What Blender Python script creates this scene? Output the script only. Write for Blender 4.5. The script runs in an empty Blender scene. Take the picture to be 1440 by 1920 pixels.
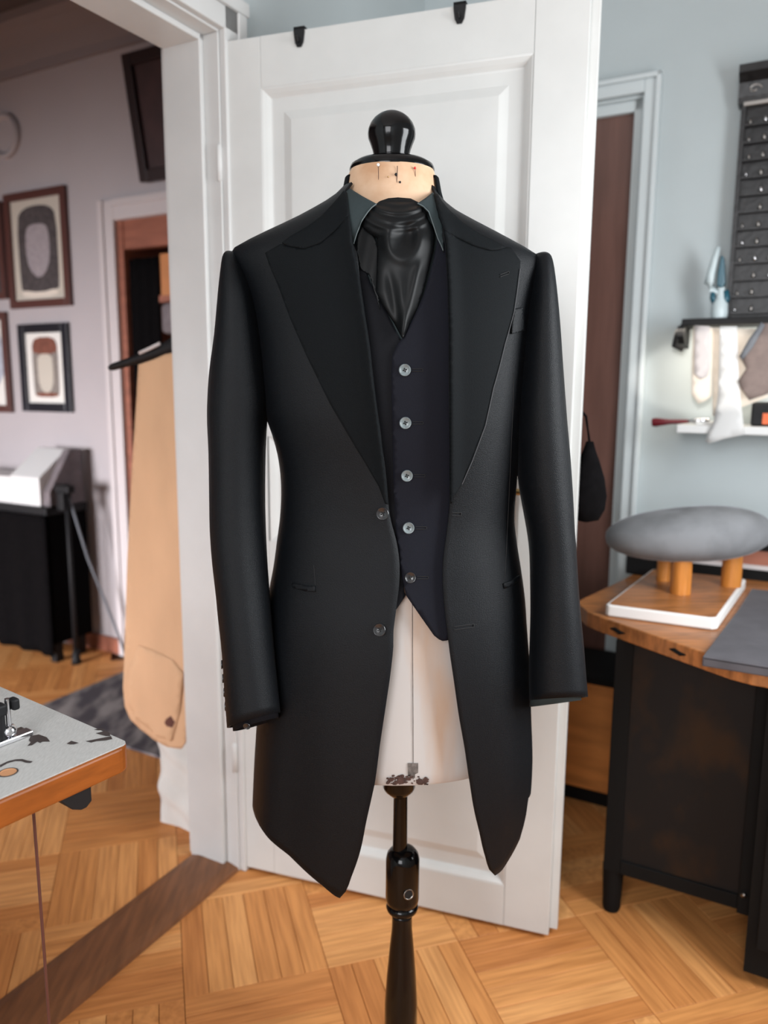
import bpy, bmesh, math, random
from mathutils import Vector, Matrix
from mathutils.geometry import delaunay_2d_cdt
sc = bpy.context.scene
COL = sc.collection
V = Vector
# ------------------------------------------------------------------ camera
FPX, PITCH, ROLL, CH = 1442.0, math.radians(9.24), math.radians(0.4), 1.28
_f = V((0, math.cos(PITCH), -math.sin(PITCH))); _r0 = V((1, 0, 0)); _u0 = _r0.cross(_f)
_r = _r0*math.cos(ROLL) + _u0*math.sin(ROLL); _u = -_r0*math.sin(ROLL) + _u0*math.cos(ROLL)
CAM = V((0, 0, CH))
cd = bpy.data.cameras.new('camera'); cam = bpy.data.objects.new('camera', cd); COL.objects.link(cam)
cam.matrix_world = Matrix(((_r.x, _u.x, -_f.x, CAM.x), (_r.y, _u.y, -_f.y, CAM.y), (_r.z, _u.z, -_f.z, CAM.z), (0, 0, 0, 1)))
cd.sensor_fit = 'VERTICAL'; cd.sensor_height = 24; cd.sensor_width = 18; cd.lens = FPX/1920*24
cd.clip_start = 0.05
cd.dof.use_dof = True; cd.dof.focus_distance = 1.12; cd.dof.aperture_fstop = 1.8
sc.camera = cam
sc.view_settings.view_transform = 'Standard'; sc.view_settings.look = 'None'
sc.view_settings.gamma = 1.0; sc.view_settings.use_curve_mapping = False
sc.view_settings.exposure = 0.12
# room frame: u to the right along the back wall, v away along the doorway wall, origin = the far corner
TH = math.radians(28.5)
D1 = V((math.sin(TH), math.cos(TH), 0)); D2 = V((math.cos(TH), -math.sin(TH), 0))
HINGE = V((-0.377, 1.882, 0)); K = HINGE + D1*1.05
RM = Matrix(((D2.x, D1.x, 0, K.x), (D2.y, D1.y, 0, K.y), (0, 0, 1, 0), (0, 0, 0, 1)))
def W(u, v, z=0): return K + D2*u + D1*v + V((0, 0, z))
def ray(px, py): return _f + _r*((px-720)/FPX) - _u*((py-960)/FPX)
def atz(px, py, z): d = ray(px, py); return CAM + d*((z-CH)/d.z)
def aty(px, py, y): d = ray(px, py); return CAM + d*(y/d.y)
def onp(px, py, p0, n): d = ray(px, py); return CAM + d*((p0-CAM).dot(n)/d.dot(n))
def proj(p):
    d = p-CAM; z = d.dot(_f); return 720+FPX*d.dot(_r)/z, 960-FPX*d.dot(_u)/z, z
# ------------------------------------------------------------------ light
w = bpy.data.worlds.new('world'); sc.world = w; w.use_nodes = True
w.node_tree.nodes['Background'].inputs[0].default_value = (0.75, 0.85, 1, 1)
w.node_tree.nodes['Background'].inputs[1].default_value = 0.6
def area(name, loc, target, sx, sy, power, col=(1, 1, 1)):
    l = bpy.data.lights.new(name, 'AREA'); l.shape = 'RECTANGLE'; l.size = sx; l.size_y = sy; l.energy = power; l.color = col
    o = bpy.data.objects.new(name, l); COL.objects.link(o); o.location = loc
    o.rotation_euler = (V(target)-V(loc)).to_track_quat('-Z', 'Y').to_euler(); return o
area('rear_window_light', W(1.2, -4.30, 1.7), W(0.8, -1.2, 1.0), 1.2, 1.5, 50, (0.98, 0.98, 1))
area('right_window_light', W(1.93, -1.22, 1.45), W(0.6, -1.40, 1.05), 0.6, 1.0, 29, (0.95, 0.98, 1))
fl = area('far_room_light', W(-2.1, -4.3, 1.0), W(-1.7, -0.0, 0.1), 1.3, 1.0, 38, (0.98, 0.96, 1)); fl.data.spread = math.radians(66)
area('shelf_lamp_light', W(1.12, -0.12, 1.452), W(1.12, -0.03, 1.0), 0.55, 0.04, 1.2, (1, 0.9, 0.76))
def sunspot(name, loc, target, deg, power, col):
    l = bpy.data.lights.new(name, 'SPOT'); l.energy = power; l.color = col; l.spot_size = math.radians(deg); l.spot_blend = 0.4; l.shadow_soft_size = 0.01
    o = bpy.data.objects.new(name, l); COL.objects.link(o); o.location = loc; o.rotation_euler = (V(target)-V(loc)).to_track_quat('-Z', 'Y').to_euler(); o.scale = (2.0, 1, 1); return o
sunspot('low_sun_beam', W(1.4, -4.2, 1.75), W(0.97, 0, 1.315), 3.4, 260, (1, 0.93, 0.85))
# ------------------------------------------------------------------ materials
def mat(name, col, rough=0.6, metal=0, noise=0, nscale=30, stretch=(1, 1, 1), bump=0, col2=None, sheen=0, coat=0, spec=0.5, coord='Object', lo=0.35, hi=0.65):
    m = bpy.data.materials.new(name); m.use_nodes = True; nt = m.node_tree; b = nt.nodes['Principled BSDF']
    b.inputs['Base Color'].default_value = (*col, 1); b.inputs['Roughness'].default_value = rough; b.inputs['Metallic'].default_value = metal
    b.inputs['Specular IOR Level'].default_value = spec
    b.inputs['Sheen Weight'].default_value = sheen; b.inputs['Coat Weight'].default_value = coat
    b.inputs['Sheen Roughness'].default_value = 0.22; b.inputs['Sheen Tint'].default_value = (0.9, 0.93, 1, 1)
    if noise or bump or col2:
        tc = nt.nodes.new('ShaderNodeTexCoord'); mp = nt.nodes.new('ShaderNodeMapping'); n = nt.nodes.new('ShaderNodeTexNoise')
        mp.inputs['Scale'].default_value = stretch; n.inputs['Scale'].default_value = nscale; n.inputs['Detail'].default_value = 5
        nt.links.new(tc.outputs[coord], mp.inputs[0]); nt.links.new(mp.outputs[0], n.inputs['Vector'])
        if noise or col2:
            cr = nt.nodes.new('ShaderNodeValToRGB'); cr.color_ramp.elements[0].position = lo; cr.color_ramp.elements[1].position = hi
            c2 = col2 if col2 else tuple(c*(1-noise) for c in col)
            cr.color_ramp.elements[0].color = (*c2, 1); cr.color_ramp.elements[1].color = (*col, 1)
            nt.links.new(n.outputs['Fac'], cr.inputs[0]); nt.links.new(cr.outputs[0], b.inputs['Base Color'])
        if bump:
            bp = nt.nodes.new('ShaderNodeBump'); bp.inputs['Strength'].default_value = bump; bp.inputs['Distance'].default_value = 0.002
            nt.links.new(n.outputs['Fac'], bp.inputs['Height']); nt.links.new(bp.outputs[0], b.inputs['Normal'])
    return m
def parquet_mat(name, island):
    m = mat(name, (0.5, 0.22, 0.075), 0.5, spec=0.25); nt = m.node_tree; b = nt.nodes['Principled BSDF']
    if island:
        src = nt.nodes.new('ShaderNodeNewGeometry').outputs['Random Per Island']; tc = nt.nodes.new('ShaderNodeTexCoord').outputs['Object']
    else:
        src = nt.nodes.new('ShaderNodeObjectInfo').outputs['Random']; tc = nt.nodes.new('ShaderNodeTexCoord').outputs['Object']
    cr = nt.nodes.new('ShaderNodeValToRGB'); e = cr.color_ramp.elements
    e[0].color = (0.60, 0.235, 0.07, 1); e[1].color = (0.82, 0.40, 0.145, 1)
    k = e.new(0.5); k.color = (0.72, 0.315, 0.10, 1)
    nt.links.new(src, cr.inputs[0])
    mp = nt.nodes.new('ShaderNodeMapping'); mp.inputs['Scale'].default_value = (6, 110, 20) if not island else (60, 60, 20)
    nt.links.new(tc, mp.inputs[0])
    n = nt.nodes.new('ShaderNodeTexNoise'); n.inputs['Scale'].default_value = 1.0; n.inputs['Detail'].default_value = 6; n.noise_dimensions = '4D'
    nt.links.new(mp.outputs[0], n.inputs['Vector'])
    mu = nt.nodes.new('ShaderNodeMath'); mu.operation = 'MULTIPLY'; mu.inputs[1].default_value = 50; nt.links.new(src, mu.inputs[0]); nt.links.new(mu.outputs[0], n.inputs['W'])
    g = nt.nodes.new('ShaderNodeValToRGB'); g.color_ramp.elements[0].position = 0.3; g.color_ramp.elements[1].position = 0.62
    g.color_ramp.elements[0].color = (0.62, 0.55, 0.5, 1); g.color_ramp.elements[1].color = (1, 1, 1, 1)
    nt.links.new(n.outputs['Fac'], g.inputs[0])
    mx = nt.nodes.new('ShaderNodeMix'); mx.data_type = 'RGBA'; mx.blend_type = 'MULTIPLY'; mx.inputs[0].default_value = 0.8
    nt.links.new(cr.outputs[0], mx.inputs[6]); nt.links.new(g.outputs[0], mx.inputs[7]); nt.links.new(mx.outputs[2], b.inputs['Base Color'])
    return m
M = {}
M['strip'] = parquet_mat('oak_strip', False); M['strip_far'] = parquet_mat('oak_strip_far', True)
M['joint'] = mat('floor_joint', (0.10, 0.045, 0.02), 0.8)
M['thresh'] = mat('threshold_wood', (0.22, 0.085, 0.032), 0.4, noise=0.35, nscale=8, stretch=(8, 1, 1))
M['wallb'] = mat('pale_blue_grey_paint', (0.50, 0.555, 0.565), 0.75, noise=0.06, nscale=3, bump=0.05)
M['walll'] = mat('pale_mauve_grey_paint', (0.49, 0.45, 0.46), 0.8, noise=0.05, nscale=3)
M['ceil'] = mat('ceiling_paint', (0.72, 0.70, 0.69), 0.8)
M['ceil2'] = mat('far_ceiling_dimmed', (0.12, 0.10, 0.10), 0.8)  # very dark colour stands for the weak light up at this ceiling
M['cove'] = mat('mauve_cove_dimmed', (0.30, 0.27, 0.28), 0.8)  # wall colour darkened to put in the dimness below the ceiling
M['white'] = mat('white_gloss_paint', (0.60, 0.605, 0.59), 0.35, noise=0.04, nscale=12, spec=0.4, bump=0.03)
M['frame'] = mat('door_frame_paint', (0.60, 0.60, 0.59), 0.4, noise=0.05, nscale=8)
M['casing'] = mat('bluish_white_casing', (0.62, 0.67, 0.68), 0.45)
M['casing2'] = mat('greyish_mauve_casing', (0.62, 0.57, 0.57), 0.5)
M['browndoor'] = mat('red_brown_door', (0.17, 0.082, 0.064), 0.3, noise=0.25, nscale=6, stretch=(6, 6, 0.6))
M['coat'] = mat('black_wool', (0.0042, 0.0053, 0.0070), 0.46, noise=0.3, nscale=900, bump=0.4, sheen=0.02, spec=0.18)
M['lapel'] = mat('black_wool_lapel', (0.0060, 0.0074, 0.0086), 0.75, noise=0.3, nscale=900, bump=0.3, sheen=0.0, spec=0.09)
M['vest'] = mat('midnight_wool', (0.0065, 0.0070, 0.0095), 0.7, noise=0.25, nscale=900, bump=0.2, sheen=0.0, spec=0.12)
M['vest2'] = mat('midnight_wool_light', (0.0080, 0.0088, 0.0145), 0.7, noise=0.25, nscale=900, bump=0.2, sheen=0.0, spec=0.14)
M['shirt'] = mat('dark_teal_cotton', (0.026, 0.038, 0.041), 0.75, noise=0.1, nscale=300, spec=0.3)
M['edge'] = mat('collar_edge', (0.10, 0.125, 0.13), 0.6)
M['satin'] = mat('black_satin', (0.0040, 0.0046, 0.0052), 0.46, spec=0.2)
M['stitch'] = mat('black_thread', (0.003, 0.003, 0.004), 0.7)
M['sheenth'] = mat('grey_thread', (0.07, 0.07, 0.075), 0.5)
M['button'] = mat('grey_horn', (0.20, 0.24, 0.25), 0.28, noise=0.3, nscale=150, spec=0.6)
M['buttonb'] = mat('black_horn', (0.02, 0.02, 0.022), 0.22, spec=0.7)
M['hole'] = mat('button_hole', (0.004, 0.004, 0.004), 0.8)
M['linen'] = mat('aged_linen', (0.50, 0.47, 0.45), 0.85, col2=(0.50, 0.36, 0.27), nscale=7, stretch=(2.0, 1.2, 0.4), bump=0.1, lo=0.33, hi=0.55)
M['linen_neck'] = mat('tan_linen', (0.62, 0.42, 0.28), 0.85, col2=(0.50, 0.29, 0.165), nscale=18, lo=0.3, hi=0.55, bump=0.1)
M['stain'] = mat('dark_stain', (0.09, 0.045, 0.035), 0.9, noise=0.5, nscale=120)
M['patch'] = mat('grey_worn_patch', (0.17, 0.145, 0.13), 0.9, noise=0.5, nscale=160)
M['lacq'] = mat('black_lacquer', (0.003, 0.003, 0.0034), 0.14, spec=0.3)
M['black'] = mat('black_matt', (0.008, 0.008, 0.009), 0.6, spec=0.3)
M['blackcloth'] = mat('black_cloth', (0.005, 0.0045, 0.005), 0.95, noise=0.3, nscale=60, spec=0.05)
M['metal'] = mat('chrome', (0.65, 0.65, 0.67), 0.16, metal=1)
M['steel'] = mat('dull_steel', (0.35, 0.33, 0.31), 0.35, metal=1)
M['brass'] = mat('brass', (0.45, 0.30, 0.12), 0.35, metal=1)
M['lam'] = mat('grey_laminate', (0.52, 0.515, 0.50), 0.55, noise=0.14, nscale=60, stretch=(8, 1.5, 1), bump=0.03)
M['tedge'] = mat('orange_beech', (0.30, 0.082, 0.013), 0.4, noise=0.22, nscale=5, stretch=(5, 5, 26), spec=0.3)
M['chip'] = mat('chipped_laminate', (0.045, 0.032, 0.03), 0.8)
M['rawwood'] = mat('raw_hole_wood', (0.55, 0.27, 0.13), 0.7)
M['bench'] = mat('bench_oak', (0.47, 0.18, 0.055), 0.4, noise=0.45, nscale=7, stretch=(2, 14, 4))
M['cab'] = mat('blackened_oak', (0.009, 0.008, 0.008), 0.6, col2=(0.030, 0.015, 0.007), nscale=5, stretch=(1.6, 1, 1), lo=0.34, hi=0.5, spec=0.2)
M['cabblk'] = mat('black_cabinet', (0.006, 0.006, 0.006), 0.7, spec=0.15)
M['orange'] = mat('orange_pine', (0.66, 0.25, 0.065), 0.4, noise=0.3, nscale=5, stretch=(1, 1, 5))
M['post'] = mat('varnished_beech', (0.62, 0.23, 0.045), 0.3, noise=0.25, nscale=10, stretch=(6, 6, 1), spec=0.5)
M['ham'] = mat('grey_wool_pad', (0.20, 0.205, 0.215), 0.95, noise=0.25, nscale=14, sheen=0.3)
M['whitetrim'] = mat('worn_white_edge', (0.78, 0.76, 0.74), 0.5)
M['grey'] = mat('charcoal_felt', (0.085, 0.08, 0.09), 0.85, noise=0.2, nscale=20, sheen=0.3)
M['kraft'] = mat('kraft_paper', (0.70, 0.43, 0.25), 0.8, noise=0.18, nscale=5, stretch=(1, 1, 0.4))
M['muslin'] = mat('white_muslin', (0.62, 0.61, 0.58), 0.9, noise=0.08, nscale=12)
M['paperw'] = mat('white_paper', (0.68, 0.68, 0.67), 0.8)
M['paperc'] = mat('cream_paper', (0.80, 0.72, 0.62), 0.8)
M['paperl'] = mat('pale_pink_paper', (0.62, 0.57, 0.56), 0.8)
M['taupe'] = mat('taupe_wool', (0.22, 0.17, 0.155), 0.95, noise=0.15, nscale=50)
M['slate'] = mat('slate_wool', (0.17, 0.18, 0.20), 0.95)
M['maroon'] = mat('maroon_lacquer', (0.12, 0.006, 0.012), 0.3)
M['shelf'] = mat('white_shelf', (0.72, 0.72, 0.71), 0.4)
M['teal'] = mat('teal_plastic', (0.012, 0.09, 0.13), 0.3)
M['ironw'] = mat('pale_iron_plastic', (0.55, 0.64, 0.66), 0.35)
M['carved'] = mat('carved_black_wood', (0.011, 0.010, 0.011), 0.4, noise=0.5, nscale=50, bump=0.6)
M['fr_brown'] = mat('brown_frame', (0.10, 0.035, 0.028), 0.4)
M['fr_black'] = mat('black_frame', (0.012, 0.012, 0.018), 0.35)
M['fr_dark'] = mat('dark_brown_frame', (0.022, 0.010, 0.010), 0.4)
M['canvas_dark'] = mat('dark_red_canvas', (0.060, 0.028, 0.028), 0.6, noise=0.3, nscale=12)
M['mount'] = mat('cream_mount', (0.60, 0.55, 0.47), 0.6)
M['mountw'] = mat('white_mount', (0.85, 0.83, 0.78), 0.6)
M['prt_dark'] = mat('dark_engraving', (0.05, 0.04, 0.042), 0.7, col2=(0.09, 0.075, 0.075), nscale=60)
M['prt_lilac'] = mat('lilac_print', (0.42, 0.37, 0.39), 0.7, noise=0.25, nscale=70, stretch=(0.4, 1, 3))
M['prt_brown'] = mat('russet_print', (0.23, 0.075, 0.045), 0.7, noise=0.3, nscale=40)
M['prt_grey'] = mat('grey_border_print', (0.30, 0.26, 0.23), 0.7, noise=0.3, nscale=80)
M['prt_blue'] = mat('pale_blue_print', (0.50, 0.53, 0.60), 0.7, noise=0.2, nscale=30)
M['wardrobe'] = mat('red_brown_wood', (0.36, 0.13, 0.08), 0.45, noise=0.3, nscale=6, stretch=(1, 1, 5))
M['wardor'] = mat('orange_wood', (0.62, 0.25, 0.09), 0.45, noise=0.2, nscale=5)
M['bag'] = mat('grey_garment_bag', (0.20, 0.17, 0.18), 0.8, noise=0.3, nscale=20)
M['rug'] = mat('grey_rug', (0.30, 0.27, 0.26), 0.95, col2=(0.07, 0.06, 0.07), nscale=4, stretch=(3, 1, 1), lo=0.42, hi=0.62, bump=0.4)
M['redpin'] = mat('red_glass', (0.6, 0.01, 0.01), 0.2); M['whitepin'] = mat('white_glass', (0.85, 0.85, 0.85), 0.2)
M['orangem'] = mat('orange_label', (0.75, 0.14, 0.04), 0.5)
# ------------------------------------------------------------------ helpers
def link(name, bm, m, parent=None, label=None, cat=None, group=None, kind=None, smooth=False, solid=0, bevel=0, auto=None, offset=-1):
    me = bpy.data.meshes.new(name); bm.to_mesh(me); bm.free()
    for mm in (m if isinstance(m, (list, tuple)) else [m]): me.materials.append(M[mm])
    if smooth:
        for p in me.polygons: p.use_smooth = True
    if auto:
        me.set_sharp_from_angle(angle=math.radians(auto))
    o = bpy.data.objects.new(name, me); COL.objects.link(o)
    if parent is not None: o.parent = parent; o.matrix_parent_inverse = parent.matrix_world.inverted()
    tag(o, label, cat, group, kind)
    if solid:
        s = o.modifiers.new('thickness', 'SOLIDIFY'); s.thickness = solid; s.offset = offset
    if bevel:
        s = o.modifiers.new('edge', 'BEVEL'); s.width = bevel; s.segments = 2; s.limit_method = 'ANGLE'; s.angle_limit = 0.7
    return o
def tag(o, label=None, cat=None, group=None, kind=None):
    if label: o['label'] = label
    if cat: o['category'] = cat
    if group: o['group'] = group
    if kind: o['kind'] = kind
    return o
def empty(name, loc, label, cat, group=None):
    o = bpy.data.objects.new(name, None); COL.objects.link(o); o.location = loc; o.empty_display_size = 0.05
    o.matrix_world = Matrix.Translation(loc); return tag(o, label, cat, group)
def B(): return bmesh.new()
def box(bm, u0, u1, v0, v1, z0, z1, mx=RM, mi=0):
    vs = [bm.verts.new(mx @ V(p)) for p in ((u0, v0, z0), (u1, v0, z0), (u1, v1, z0), (u0, v1, z0), (u0, v0, z1), (u1, v0, z1), (u1, v1, z1), (u0, v1, z1))]
    for f in ((3, 2, 1, 0), (4, 5, 6, 7), (0, 1, 5, 4), (1, 2, 6, 5), (2, 3, 7, 6), (3, 0, 4, 7)):
        fc = bm.faces.new([vs[i] for i in f]); fc.material_index = mi
    return bm
def ubox(*a, **k): return box(B(), *a, **k)
def prism(bm, pts, ext, mi=0):
    n = len(pts); a = [bm.verts.new(p) for p in pts]; b = [bm.verts.new(p+ext) for p in pts]
    fs = [bm.faces.new(a), bm.faces.new(b[::-1])]
    for i in range(n): fs.append(bm.faces.new((a[i], b[i], b[(i+1) % n], a[(i+1) % n])))
    for f in fs: f.material_index = mi
    bmesh.ops.recalc_face_normals(bm, faces=fs); return bm
def lathe(bm, prof, c, axis=V((0, 0, 1)), n=24, sy=1.0, mi=0, cap=True):
    q = V((0, 0, 1)).rotation_difference(axis.normalized()); rings = []
    for r, h in prof:
        rings.append([bm.verts.new(c + q @ V((r*math.cos(2*math.pi*i/n), r*sy*math.sin(2*math.pi*i/n), h))) for i in range(n)])
    fs = []
    for a, b in zip(rings, rings[1:]):
        for i in range(n): fs.append(bm.faces.new((a[i], a[(i+1) % n], b[(i+1) % n], b[i])))
    if cap: fs.append(bm.faces.new(rings[0][::-1])); fs.append(bm.faces.new(rings[-1]))
    for f in fs: f.material_index = mi
    return bm
def tube(bm, pts, r, n=8, mi=0, rs=None):
    rings = []
    for i, p in enumerate(pts):
        t = (pts[min(i+1, len(pts)-1)]-pts[max(i-1, 0)]).normalized()
        up = V((0, 0, 1)) if abs(t.z) < 0.9 else V((0, 1, 0))
        s = t.cross(up).normalized(); q = s.cross(t)
        rr = rs[i] if rs else r
        rings.append([bm.verts.new(p + (s*math.cos(2*math.pi*k/n) + q*math.sin(2*math.pi*k/n))*rr) for k in range(n)])
    fs = []
    for a, b in zip(rings, rings[1:]):
        for k in range(n): fs.append(bm.faces.new((a[k], a[(k+1) % n], b[(k+1) % n], b[k])))
    fs.append(bm.faces.new(rings[0][::-1])); fs.append(bm.faces.new(rings[-1]))
    for f in fs: f.material_index = mi
    bmesh.ops.recalc_face_normals(bm, faces=fs); return bm
def lerp(tab, t):
    if t <= tab[0][0]: return tab[0][1]
    for (a, x), (b, y) in zip(tab, tab[1:]):
        if t <= b: return x+(y-x)*(t-a)/(b-a)
    return tab[-1][1]
def crom(tab, t):
    # smooth (monotone-ish) interpolation of a table
    n = len(tab)
    if t <= tab[0][0]: return tab[0][1]
    if t >= tab[-1][0]: return tab[-1][1]
    for i in range(n-1):
        if t <= tab[i+1][0]: break
    x0, y0 = tab[i]; x1, y1 = tab[i+1]; h = x1-x0; d = (y1-y0)/h
    m0 = d if i == 0 else 0.5*(d+(y0-tab[i-1][1])/(x0-tab[i-1][0]))
    m1 = d if i == n-2 else 0.5*(d+(tab[i+2][1]-y1)/(tab[i+2][0]-x1))
    s = (t-x0)/h
    return (2*s**3-3*s*s+1)*y0+(s**3-2*s*s+s)*h*m0+(-2*s**3+3*s*s)*y1+(s**3-s*s)*h*m1
def inpoly(x, y, P):
    c = False; n = len(P)
    for i in range(n):
        x1, y1 = P[i]; x2, y2 = P[i-1]
        if (y1 > y) != (y2 > y) and x < (x2-x1)*(y-y1)/(y2-y1)+x1: c = not c
    return c
def smooth_poly(P, it=2):
    for _ in range(it):
        Q = []
        for i in range(len(P)):
            a = V(P[i]); b = V(P[(i+1) % len(P)]); Q += [tuple(a.lerp(b, .25)), tuple(a.lerp(b, .75))]
        P = Q
    return P
def fill2d(P, step):
    # dense triangulation of a 2-D outline
    pts = []
    n = len(P)
    for i in range(n):
        a = V(P[i]); b = V(P[(i+1) % n]); k = max(1, int((b-a).length/step))
        for j in range(k): pts.append(a.lerp(b, j/k))
    nb = len(pts)
    xs = [p[0] for p in P]; ys = [p[1] for p in P]
    y = min(ys)+step/2; row = 0
    bl = [p for p in pts]
    while y < max(ys):
        x = min(xs)+(step/2 if row % 2 else 0)
        while x < max(xs):
            if inpoly(x, y, P) and min((p.x-x)**2+(p.y-y)**2 for p in bl) > (step*0.45)**2: pts.append(V((x, y)))
            x += step
        y += step*0.87; row += 1
    vs, es, fs, *_ = delaunay_2d_cdt([V((p[0], p[1])) for p in pts], [], [list(range(nb))], 1, 1e-4)
    return vs, fs
def patch(P, fn, step=8):
    # fn maps (px,py) -> world point
    vs, fs = fill2d(P, step); bm = B(); bv = [bm.verts.new(fn(v.x, v.y)) for v in vs]
    for f in fs:
        try: bm.faces.new([bv[i] for i in f])
        except ValueError: pass
    bm.normal_update()
    for f in bm.faces:
        if f.normal.y > 0: f.normal_flip()
    return bm
# ------------------------------------------------------------------ setting: shell
def struct(name, bm, m, parent=None, **k): return link(name, bm, m, parent, kind='structure' if parent is None else None, **k)
FZ = -0.012
struct('floor', ubox(-3.5, 2.1, -4.5, 0.75, -0.10, FZ), 'joint'); floor = bpy.data.objects['floor']
b = B(); box(b, 0, 2.1, -4.5, 0, 2.85, 2.93); struct('ceiling', b, 'ceil')
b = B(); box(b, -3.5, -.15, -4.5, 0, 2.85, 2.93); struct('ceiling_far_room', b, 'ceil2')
DOOR_H = 2.065
JV = -1.058   # jamb face of the doorway
OV = -1.93    # other jamb
b = B(); box(b, -.15, 0, JV+.03, 0, FZ, 2.85); box(b, -.15, 0, -4.5, OV-.03, FZ, 2.85); box(b, -.15, 0, OV-.03, JV+.03, DOOR_H+.03, 2.85)
struct('wall_left', b, 'wallb')
DU0, DU1, DZ = 0.03, 0.733, 2.144
b = B(); box(b, 0, DU0, 0, .12, FZ, 2.85); box(b, DU1, 2.1, 0, .12, FZ, 2.85); box(b, DU0, DU1, 0, .12, DZ, 2.85)
struct('wall_back', b, 'wallb')
NU0, NU1, NZ = -1.478, -.52, 1.985
b = B(); box(b, -3.5, NU0, 0, .12, FZ, 2.85); box(b, NU1, -.15, 0, .12, FZ, 2.85); box(b, NU0, NU1, 0, .12, NZ, 2.85)
struct('wall_far_room_back', b, 'walll')
b = B(); box(b, 2.0, 2.1, -4.5, -1.7, 0, 2.85); box(b, 2.0, 2.1, -.7, 0, 0, 2.85); box(b, 2.0, 2.1, -1.7, -.7, 0, .85); box(b, 2.0, 2.1, -1.7, -.7, 2.05, 2.85); struct('wall_right', b, 'wallb')
b = B(); box(b, 0, .5, -4.5, -4.4, 0, 2.85); box(b, 1.9, 2.0, -4.5, -4.4, 0, 2.85); box(b, .5, 1.9, -4.5, -4.4, 0, .75); box(b, .5, 1.9, -4.5, -4.4, 2.5, 2.85); struct('wall_rear', b, 'wallb')
b = B(); box(b, -3.5, -3.4, -4.5, 0, 0, 2.85); struct('wall_far_room_left', b, 'walll')
b = B(); box(b, -3.4, -2.8, -4.5, -4.4, 0, 2.85); box(b, -1.4, -.15, -4.5, -4.4, 0, 2.85); box(b, -2.8, -1.4, -4.5, -4.4, 0, .45); box(b, -2.8, -1.4, -4.5, -4.4, 1.7, 2.85); struct('wall_far_room_rear', b, 'walll')
# windows behind the camera and at the side, with frames (light comes through them)
def window(name, fn, a0, a1, z0, z1):
    b = B()
    for s in ((a0, a0+.05, z0, z1), (a1-.05, a1, z0, z1), (a0, a1, z0, z0+.05), (a0, a1, z1-.05, z1), ((a0+a1)/2-.03, (a0+a1)/2+.03, z0, z1)): fn(b, *s)
    struct(name, b, 'frame')
window('window_1', lambda b, a, c, z0, z1: box(b, a, c, -4.48, -4.43, z0, z1), .5, 1.9, .75, 2.5)
window('window_2', lambda b, a, c, z0, z1: box(b, 2.03, 2.08, a, c, z0, z1), -1.7, -.7, .85, 2.05)
window('window_3', lambda b, a, c, z0, z1: box(b, a, c, -4.48, -4.43, z0, z1), -2.8, -1.4, .45, 1.7)
# crown moulding of the far room (cove)
def cove(u0, u1):
    pr = [(0, 2.665), (-.02, 2.665), (-.025, 2.70), (-.06, 2.76), (-.11, 2.80), (-.15, 2.815), (-.155, 2.85), (0, 2.85)]
    return prism(B(), [RM @ V((u0, v, z)) for v, z in pr], D2*(u1-u0))
struct('trim_1', cove(-3.4, -.15), 'cove')
b = B(); box(b, .80, 2.0, -.018, 0, 0, .09); struct('baseboard_back', b, 'casing')
b = B(); box(b, -3.4, -1.565, -.018, 0, 0, .075); struct('baseboard_far_room', b, 'wardrobe')
# doorway lining, stop and casings
dw = empty('trim_2', W(-.07, JV, 0), None, None); dw['kind'] = 'structure'
b = B(); box(b, -.155, .0, JV, JV+.03, 0, DOOR_H); link('jamb', b, 'frame', dw, bevel=.002)
b = B(); box(b, -.155, .0, OV-.03, OV, 0, DOOR_H); link('jamb', b, 'frame', dw, bevel=.002)
b = B(); box(b, -.155, .0, OV-.03, JV+.03, DOOR_H, DOOR_H+.03); link('head_lining', b, 'frame', dw, bevel=.002)
b = B(); box(b, -.155, -.042, JV-.014, JV, 0, DOOR_H); link('door_stop', b, 'frame', dw, bevel=.003)
b = B(); box(b, -.155, -.042, OV, OV+.014, 0, DOOR_H); link('door_stop', b, 'frame', dw, bevel=.003)
b = B(); box(b, -.155, -.042, OV, JV, DOOR_H-.014, DOOR_H); link('head_stop', b, 'frame', dw, bevel=.003)
b = B(); box(b, 0, .018, JV+.004, JV+.075, 0, DOOR_H+.075); box(b, .018, .026, JV+.045, JV+.075, 0, DOOR_H+.075); link('casing', b, 'frame', dw, bevel=.003)
b = B(); box(b, 0, .018, OV-.075, OV-.004, 0, DOOR_H+.075); link('casing', b, 'frame', dw, bevel=.003)
b = B(); box(b, 0, .018, OV-.075, JV+.075, DOOR_H+.004, DOOR_H+.075); box(b, .018, .03, OV-.075, JV+.08, DOOR_H+.05, DOOR_H+.08); link('head_casing', b, 'frame', dw, bevel=.003)
b = B(); box(b, -.175, -.15, JV+.004, JV+.075, 0, DOOR_H+.075); box(b, -.175, -.15, OV-.075, OV, 0, DOOR_H+.075); box(b, -.175, -.15, OV-.075, JV+.075, DOOR_H, DOOR_H+.075); link('casing', b, 'frame', dw)
# threshold
b = B(); prism(b, [RM @ V((u, OV-.02, z)) for u, z in ((-.155, 0), (-.15, .009), (-.125, .015), (-.03, .015), (-.004, .009), (0, 0))], D1*(JV-OV+.02)); struct('trim_3', b, 'thresh', label='brown wooden threshold strip across the open doorway')
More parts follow.
